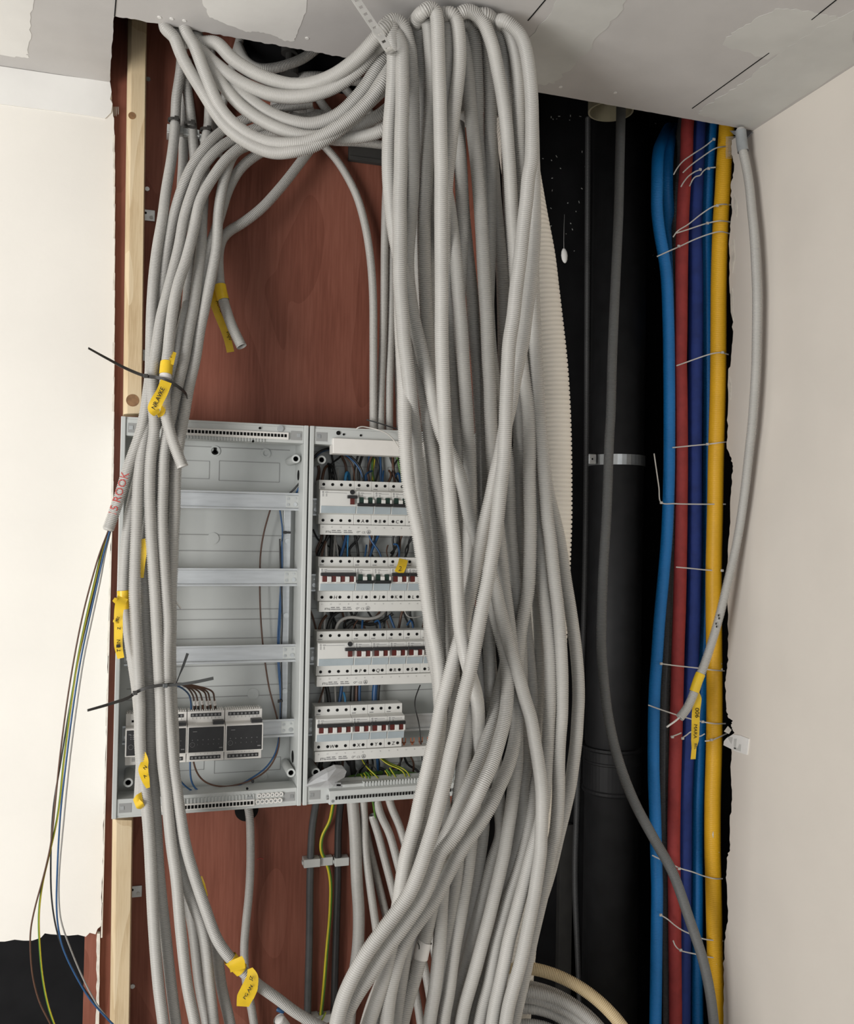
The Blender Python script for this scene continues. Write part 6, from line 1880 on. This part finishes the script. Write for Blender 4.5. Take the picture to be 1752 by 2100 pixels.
wire('blue wire left of the labelled brown ones above the third module', [(356, 1403, 1.735), (368, 1408, 1.75), (380, 1416, 1.775), (389, 1427, 1.805), (392, 1442, 1.832), (392, 1460, 1.845)], WBLUE, 0.0017, 1.8, GLW)
wire('short white wire end poking out beside the tied conduits', [(352, 1222, 1.715), (360, 1233, 1.72), (371, 1248, 1.722)], WTAPE, 0.0016, 1.7, None)
wire('small dark wire end beside the tied conduits in the left unit', [(350, 1284, 1.72), (356, 1289, 1.72), (361, 1289, 1.722)], WBLK, 0.0010, 1.7, None)

# ------------------------------------------------------------------ wiring in the right unit
GRW = 'wires in the right consumer unit'
W2 = [
    ('dark grey wire looping over the top breaker row, outer one', WBLK, 0.0024, [(640, 945, 1.868), (650, 930, 1.868), (665, 921, 1.868), (690, 921, 1.868), (715, 932, 1.868), (734, 950, 1.868), (745, 972, 1.866), (746, 990, 1.86)]),
    ('dark blue wire looping over the top breaker row, inner one', WBLUE, 0.0022, [(644, 942, 1.874), (655, 928, 1.874), (675, 921, 1.872), (697, 926, 1.872), (722, 942, 1.872), (738, 962, 1.868), (748, 990, 1.862)]),
    ('brown wire dropping from the loop to the top breaker row', WBRN, 0.0016, [(708, 936, 1.876), (720, 946, 1.876), (726, 962, 1.872), (727, 990, 1.864)]),
    ('brown wire arched over the top residual current device, leftmost', WBRN, 0.0030, [(660, 990, 1.866), (664, 966, 1.874), (671, 952, 1.884), (678, 956, 1.892)]),
    ('black wire arched over the top residual current device, middle', WBLK, 0.0032, [(690, 990, 1.864), (686, 966, 1.868), (680, 952, 1.876), (673, 952, 1.886)]),
    ('black wire standing straight behind the top residual current device', WBLK, 0.0032, [(678, 990, 1.870), (677, 970, 1.876), (675, 953, 1.888)]),
    ('grey wire standing behind the top residual current device', WGRY, 0.0016, [(694, 990, 1.868), (693, 960, 1.875)]),
    ('light blue wire loop above the top residual current device', WLBLUE, 0.0032, [(708, 990, 1.866), (709, 975, 1.868), (713, 963, 1.872), (716, 975, 1.880), (717, 992, 1.886)]),
    ('green and yellow wire pair dropping into the right unit, left one', WGRN, 0.0022, [(764, 900, 1.892), (766, 930, 1.894), (763, 960, 1.894), (768, 990, 1.892)]),
    ('green and yellow wire pair dropping into the right unit, right one', WYEL, 0.0018, [(772, 900, 1.892), (771, 930, 1.895), (765, 965, 1.896), (764, 985, 1.892)]),
    ('dark blue wires dropping behind the top row, left strand', WBLUE, 0.0030, [(758, 920, 1.896), (757, 950, 1.896), (752, 985, 1.892)]),
    ('dark blue wires dropping behind the top row, right strand', WBLUE, 0.0030, [(779, 900, 1.897), (780, 940, 1.897), (782, 990, 1.892)]),
    ('dark green wire slanting behind the top bar next to the bundle', WGRN, 0.0026, [(805, 905, 1.893), (812, 930, 1.892), (820, 960, 1.89), (826, 990, 1.888)]),
    ('black wire swag under the top bar of the right unit', WBLK, 0.0020, [(742, 912, 1.87), (755, 925, 1.872), (772, 933, 1.872), (790, 930, 1.872), (801, 920, 1.872)]),
    ('blue wire bent over into the fifth terminal of the top row', WBLUE, 0.0020, [(748, 992, 1.862), (750, 975, 1.866), (757, 968, 1.876), (763, 966, 1.885)]),
    ('blue wire standing into the top row, seventh terminal', WBLUE, 0.0020, [(785, 993, 1.862), (786, 975, 1.868), (787, 966, 1.88)]),
    ('brown hooked wire into the top row near the bundle', WBRN, 0.0022, [(792, 993, 1.864), (799, 985, 1.866), (802, 972, 1.870), (798, 965, 1.880)]),
    ('blue wire into the top row right beside the bundle', WBLUE, 0.0022, [(821, 995, 1.862), (820, 975, 1.868), (816, 966, 1.880), (808, 985, 1.888)]),
    ('white flat wire behind the second row at its left end', WTAPE, 0.0030, [(669, 1150, 1.866), (669, 1125, 1.876), (667, 1098, 1.882), (664, 1080, 1.886)]),
    ('brown wire beside the white one above the second row', WBRN, 0.0026, [(659, 1150, 1.864), (661, 1130, 1.868), (668, 1112, 1.872), (672, 1090, 1.878)]),
    ('black wire slanting above the left end of the second row', WBLK, 0.0032, [(652, 1140, 1.878), (660, 1120, 1.876), (672, 1105, 1.872), (676, 1085, 1.872)]),
    ('thick black wire above the second row', WBLK, 0.0034, [(678, 1150, 1.868), (679, 1120, 1.872), (682, 1085, 1.876)]),
    ('grey wire above the second row', WGRY, 0.0026, [(684, 1150, 1.868), (686, 1120, 1.872), (688, 1085, 1.876)]),
    ('thin grey wire bent above the second row', WGRY, 0.0016, [(694, 1150, 1.866), (692, 1125, 1.870), (688, 1105, 1.876)]),
    ('dark blue wire slanting above the second row', WBLUE, 0.0032, [(696, 1150, 1.870), (704, 1125, 1.874), (712, 1095, 1.878)]),
    ('light blue wire above the second row', WLBLUE, 0.0018, [(713, 1150, 1.866), (713, 1120, 1.868), (715, 1085, 1.874)]),
    ('short blue wire above the second row, fifth terminal', WBLUE, 0.0018, [(748, 1145, 1.864), (751, 1128, 1.868), (752, 1118, 1.88)]),
    ('long blue wire slanting across the gap above the second row', WBLUE, 0.0020, [(755, 1085, 1.878), (760, 1108, 1.872), (772, 1122, 1.868), (780, 1135, 1.866), (783, 1148, 1.862)]),
    ('dark blue wire crossing the slanting one above the second row', WBLUE, 0.0028, [(781, 1085, 1.882), (772, 1108, 1.880), (764, 1125, 1.876), (758, 1146, 1.872)]),
    ('blue wire hooked into the second row near the bundle', WBLUE, 0.0020, [(818, 1148, 1.862), (819, 1130, 1.866), (815, 1117, 1.872), (808, 1116, 1.882)]),
    ('dark upright wire behind the second row near the bundle', WBLK, 0.0026, [(818, 1095, 1.888), (815, 1120, 1.886), (802, 1135, 1.882)]),
    ('brown curled wire above the second row', WBRN, 0.0015, [(797, 1148, 1.866), (793, 1130, 1.872), (796, 1118, 1.878)]),
    ('thick grey wire snaking across the gap above the third row', WGRY, 0.0034, [(688, 1302, 1.864), (690, 1284, 1.862), (700, 1270, 1.862), (720, 1265, 1.862), (742, 1268, 1.862), (760, 1269, 1.862), (776, 1265, 1.864), (789, 1256, 1.868), (795, 1240, 1.876)]),
    ('brown wire with copper end above the left end of the third row', WBRN, 0.0030, [(654, 1305, 1.862), (655, 1285, 1.864), (662, 1270, 1.868), (670, 1262, 1.874)]),
    ('white flat wire behind the left end of the third row', WTAPE, 0.0026, [(665, 1302, 1.872), (666, 1275, 1.876), (666, 1240, 1.880)]),
    ('thick black wire rising to the second row from the third', WBLK, 0.0036, [(671, 1302, 1.866), (674, 1280, 1.868), (682, 1262, 1.870), (700, 1252, 1.874), (722, 1252, 1.880)]),
    ('black wire lump above the third row', WBLK, 0.0036, [(707, 1302, 1.868), (712, 1285, 1.872), (730, 1275, 1.876), (760, 1282, 1.880), (790, 1270, 1.880), (806, 1258, 1.878)]),
    ('thin brown wire arch above the third row', WBRN, 0.0013, [(724, 1302, 1.864), (726, 1284, 1.866), (734, 1272, 1.872)]),
    ('blue wire into the third row, sixth terminal', WBLUE, 0.0022, [(742, 1302, 1.862), (743, 1285, 1.864), (744, 1272, 1.874)]),
    ('blue wire arch into the third row, eighth terminal', WBLUE, 0.0022, [(780, 1302, 1.862), (780, 1284, 1.864), (776, 1272, 1.872), (769, 1276, 1.88)]),
    ('brown wire into the third row beside the blue arch', WBRN, 0.0014, [(798, 1302, 1.862), (798, 1288, 1.864), (793, 1273, 1.870)]),
    ('blue wire slanting into the third row', WBLUE, 0.0026, [(799, 1262, 1.878), (806, 1280, 1.870), (811, 1294, 1.866), (812, 1304, 1.862)]),
    ('blue wire arch into the third row near the bundle', WBLUE, 0.0022, [(847, 1302, 1.862), (847, 1284, 1.864), (843, 1272, 1.870), (835, 1282, 1.878)]),
    ('thin grey wire curl beside the bundle above the third row', WGRY, 0.0014, [(830, 1245, 1.872), (830, 1260, 1.868), (840, 1268, 1.866), (862, 1264, 1.866)]),
    ('brown wire above the left end of the bottom row', WBRN, 0.0020, [(652, 1452, 1.864), (656, 1434, 1.866), (662, 1420, 1.872), (666, 1400, 1.878)]),
    ('white flat wire behind the left end of the bottom row', WTAPE, 0.0026, [(663, 1450, 1.872), (662, 1420, 1.876), (659, 1398, 1.88)]),
    ('black wire bundle strand above the bottom row', WBLK, 0.0042, [(676, 1452, 1.870), (674, 1425, 1.872), (668, 1400, 1.876)]),
    ('grey wire above the bottom row', WGRY, 0.0024, [(689, 1452, 1.868), (688, 1425, 1.870), (687, 1398, 1.874)]),
    ('dark blue wire above the bottom row', WBLUE, 0.0034, [(694, 1452, 1.870), (699, 1425, 1.872), (702, 1398, 1.876)]),
    ('light blue wire bend above the bottom row', WLBLUE, 0.0022, [(708, 1450, 1.866), (708, 1432, 1.866), (705, 1420, 1.872)]),
    ('dark strand of wires between third and bottom row, left', WBLK, 0.0060, [(723, 1455, 1.878), (724, 1425, 1.882), (726, 1396, 1.886)]),
    ('brown strand of wires between third and bottom row', WBRN, 0.0030, [(731, 1455, 1.874), (731, 1425, 1.878), (732, 1396, 1.882)]),
    ('dark blue strand of wires between third and bottom row', WBLUE, 0.0034, [(737, 1455, 1.878), (737, 1425, 1.880), (738, 1396, 1.884)]),
    ('blue tied strand of wires between third and bottom row', WBLUE, 0.0060, [(769, 1455, 1.878), (768, 1430, 1.882), (771, 1396, 1.886)]),
    ('black tied strand of wires beside the blue one', WBLK, 0.0036, [(776, 1455, 1.880), (775, 1430, 1.882), (778, 1396, 1.886)]),
    ('thin black wire dangling between the bottom row and the bundle', WBLK, 0.0013, [(862, 1405, 1.868), (854, 1425, 1.856), (850, 1442, 1.848), (854, 1462, 1.842), (859, 1480, 1.838), (862, 1505, 1.836), (864, 1530, 1.836), (866, 1560, 1.842)]),
    ('brown wire stub below the left end of the bottom row', WBRN, 0.0026, [(647, 1552, 1.866), (646, 1568, 1.87), (644, 1585, 1.876)]),
    ('thick black wire below the left end of the bottom row', WBLK, 0.0046, [(660, 1555, 1.876), (656, 1575, 1.878), (650, 1600, 1.88)]),
    ('dark strand of wires below the bottom row', WBLK, 0.0060, [(722, 1552, 1.876), (724, 1580, 1.880), (730, 1608, 1.884)]),
    ('black wire slanting below the bottom row', WBLK, 0.0036, [(690, 1552, 1.876), (698, 1575, 1.878), (708, 1600, 1.88)]),
    ('thick green and yellow wire lying level along the earth bar', WGRN, 0.0058, [(705, 1602, 1.858), (725, 1594, 1.870), (760, 1588, 1.878), (800, 1586, 1.88), (840, 1588, 1.88), (870, 1592, 1.88)]),
    ('thin black curl of wire below the bottom row', WBLK, 0.0012, [(727, 1595, 1.84), (737, 1576, 1.838), (752, 1566, 1.84), (768, 1572, 1.844), (775, 1584, 1.848)]),
    ('blue wire dropping behind the earth wires', WBLUE, 0.0030, [(774, 1550, 1.880), (775, 1570, 1.882), (778, 1590, 1.884)]),
    ('black wire curl behind the earth wires', WBLK, 0.0036, [(778, 1575, 1.872), (790, 1580, 1.87), (785, 1592, 1.87), (770, 1590, 1.872)]),
]
for lab, ma, r, L in W2:
    wire(lab, L, ma, r, 1.87, GRW)
for gi, (y0, y1, lab) in enumerate(((905, 990, 'dark wire in the tangle behind the top breaker row'), (1090, 1150, 'dark wire in the tangle between the top and second rows'),
                                   (1245, 1302, 'dark wire in the tangle between the second and third rows'), (1555, 1600, 'dark wire in the tangle under the bottom row'))):
    for q in range(13):
        x = 655 + q * 17 + rnd.uniform(-6, 6)
        x2, x3 = x + rnd.uniform(-26, 26), x + rnd.uniform(-18, 18)
        wire(lab, [(x, y1 + 4, 1.888), (x3, y1 * 0.6 + y0 * 0.4, 1.884 + rnd.uniform(0, 0.014)), ((x + x2) / 2, y1 * 0.35 + y0 * 0.65, 1.886 + rnd.uniform(0, 0.012)), (x2, y0 - 4, 1.888)], WBLK if q % 3 else WBRN, rnd.uniform(0.0018, 0.0030), 1.88, 'dark wire tangle %s' % ('behind the top row', 'above the second row', 'above the third row', 'under the bottom row')[gi])
# earth wires into the earth bar
EW = [
    ('yellow and green earth wire, leftmost in the earth bar', [(741, 1588, 1.845), (745, 1596, 1.835), (748, 1612, 1.822), (749, 1622, 1.818)], 1),
    ('yellow and green earth wire, second in the earth bar', [(747, 1585, 1.845), (752, 1594, 1.835), (754, 1610, 1.822), (755, 1620, 1.818)], 1),
    ('green earth wire, third in the earth bar', [(750, 1583, 1.847), (757, 1590, 1.838), (760, 1608, 1.822), (761, 1620, 1.818)], 0),
    ('yellow and green earth wire, fourth in the earth bar', [(760, 1585, 1.847), (766, 1594, 1.838), (767, 1610, 1.822), (768, 1620, 1.818)], 1),
    ('green earth wire, fifth in the earth bar', [(766, 1590, 1.845), (772, 1600, 1.835), (774, 1619, 1.818)], 0),
    ('yellow and green earth wire, sixth in the earth bar', [(768, 1592, 1.842), (776, 1602, 1.832), (779, 1619, 1.818)], 1),
    ('long yellow earth wire slanting down from the bottom row', [(740, 1550, 1.87), (748, 1568, 1.855), (762, 1582, 1.842), (777, 1596, 1.830), (785, 1612, 1.820), (786, 1620, 1.816)], 1),
    ('yellow and green earth wire right of the long slanting one', [(790, 1580, 1.846), (797, 1592, 1.836), (793, 1610, 1.822), (793, 1620, 1.818)], 1),
    ('green earth wire in the middle of the earth bar', [(793, 1578, 1.846), (801, 1590, 1.836), (804, 1617, 1.818)], 0),
    ('second green earth wire in the middle of the earth bar', [(803, 1580, 1.846), (810, 1594, 1.836), (812, 1617, 1.818)], 0),
    ('yellow earth wire forking right of the middle of the earth bar', [(800, 1574, 1.848), (808, 1584, 1.838), (814, 1600, 1.828), (817, 1617, 1.818)], 1),
    ('long yellow earth wire curving over to the right of the middle', [(800, 1575, 1.846), (810, 1590, 1.832), (818, 1604, 1.824), (822, 1616, 1.816)], 1),
    ('green earth wire second from the right', [(818, 1586, 1.846), (826, 1600, 1.83), (828, 1616, 1.818)], 0),
    ('long yellow and green earth wire from the bottom row to the right end, inner one', [(776, 1550, 1.87), (790, 1564, 1.856), (812, 1574, 1.846), (828, 1580, 1.838), (833, 1594, 1.828), (836, 1614, 1.816)], 1),
    ('long yellow and green earth wire from the bottom row to the right end, outer one', [(780, 1552, 1.872), (798, 1565, 1.858), (820, 1573, 1.848), (835, 1580, 1.838), (842, 1594, 1.828), (844, 1614, 1.816)], 1),
]
for lab, L, st in EW:
    wire(lab, L, WGRN, 0.0017, 1.85, 'earth wires in the right unit', stripe=WYEL if st else None)
wire('green wire running into the open-ended conduit below the right unit', [(764, 1640, 1.85), (767, 1656, 1.862), (769, 1672, 1.872), (772, 1690, 1.878)], WGRN, 0.0020, 1.87, None)
wire('thin white wire lying over the top of the right unit', [(731, 880, 1.80), (735, 875, 1.79), (748, 875, 1.80), (765, 879, 1.79), (785, 884, 1.785), (800, 893, 1.785), (812, 908, 1.785), (820, 922, 1.785)], TIEW, 0.0013, 1.8, None)
wire('thin dark wire across the conduits above the right unit', [(752, 861, 1.84), (775, 867, 1.838), (796, 874, 1.84), (816, 880, 1.845)], CABG, 0.0013, 1.84, None)

# crumpled clear bag lying on the earth bar
q = [(625, 1613, 1.80), (650, 1596, 1.79), (672, 1584, 1.785), (690, 1576, 1.79), (706, 1577, 1.80), (711, 1582, 1.805), (707, 1594, 1.80), (693, 1602, 1.79), (684, 1612, 1.79), (676, 1617, 1.795), (655, 1615, 1.80), (640, 1616, 1.802)]
P = pts(q, 1.8)
m = MB()
mid = at(672, 1600, 1.775)
n = len(P)
back = [p + [0, 0.022, 0.002] for p in P]
m.add(P + [mid] + back + [mid + [0, 0.03, 0]], [(i, (i + 1) % n, n) for i in range(n)] + [(n + 1 + (i + 1) % n, n + 1 + i, 2 * n + 1) for i in range(n)] + [(i, n + 1 + i, n + 1 + (i + 1) % n, (i + 1) % n) for i in range(n)])
o = m.build('plastic_bag', BAGM)
tag(o, 'crumpled clear plastic bag lying in the lower left corner of the right unit', 'bag')
m = MB()
for i in range(4):
    a = at(690 + i * 3, 1608 + (i % 2) * 3, 1.783)
    m.box(a[0] - 0.003, a[0] + 0.003, a[1] - 0.002, a[1] + 0.002, a[2] - 0.003, a[2] + 0.003)
m.build('screws_inside', STEEL, o)
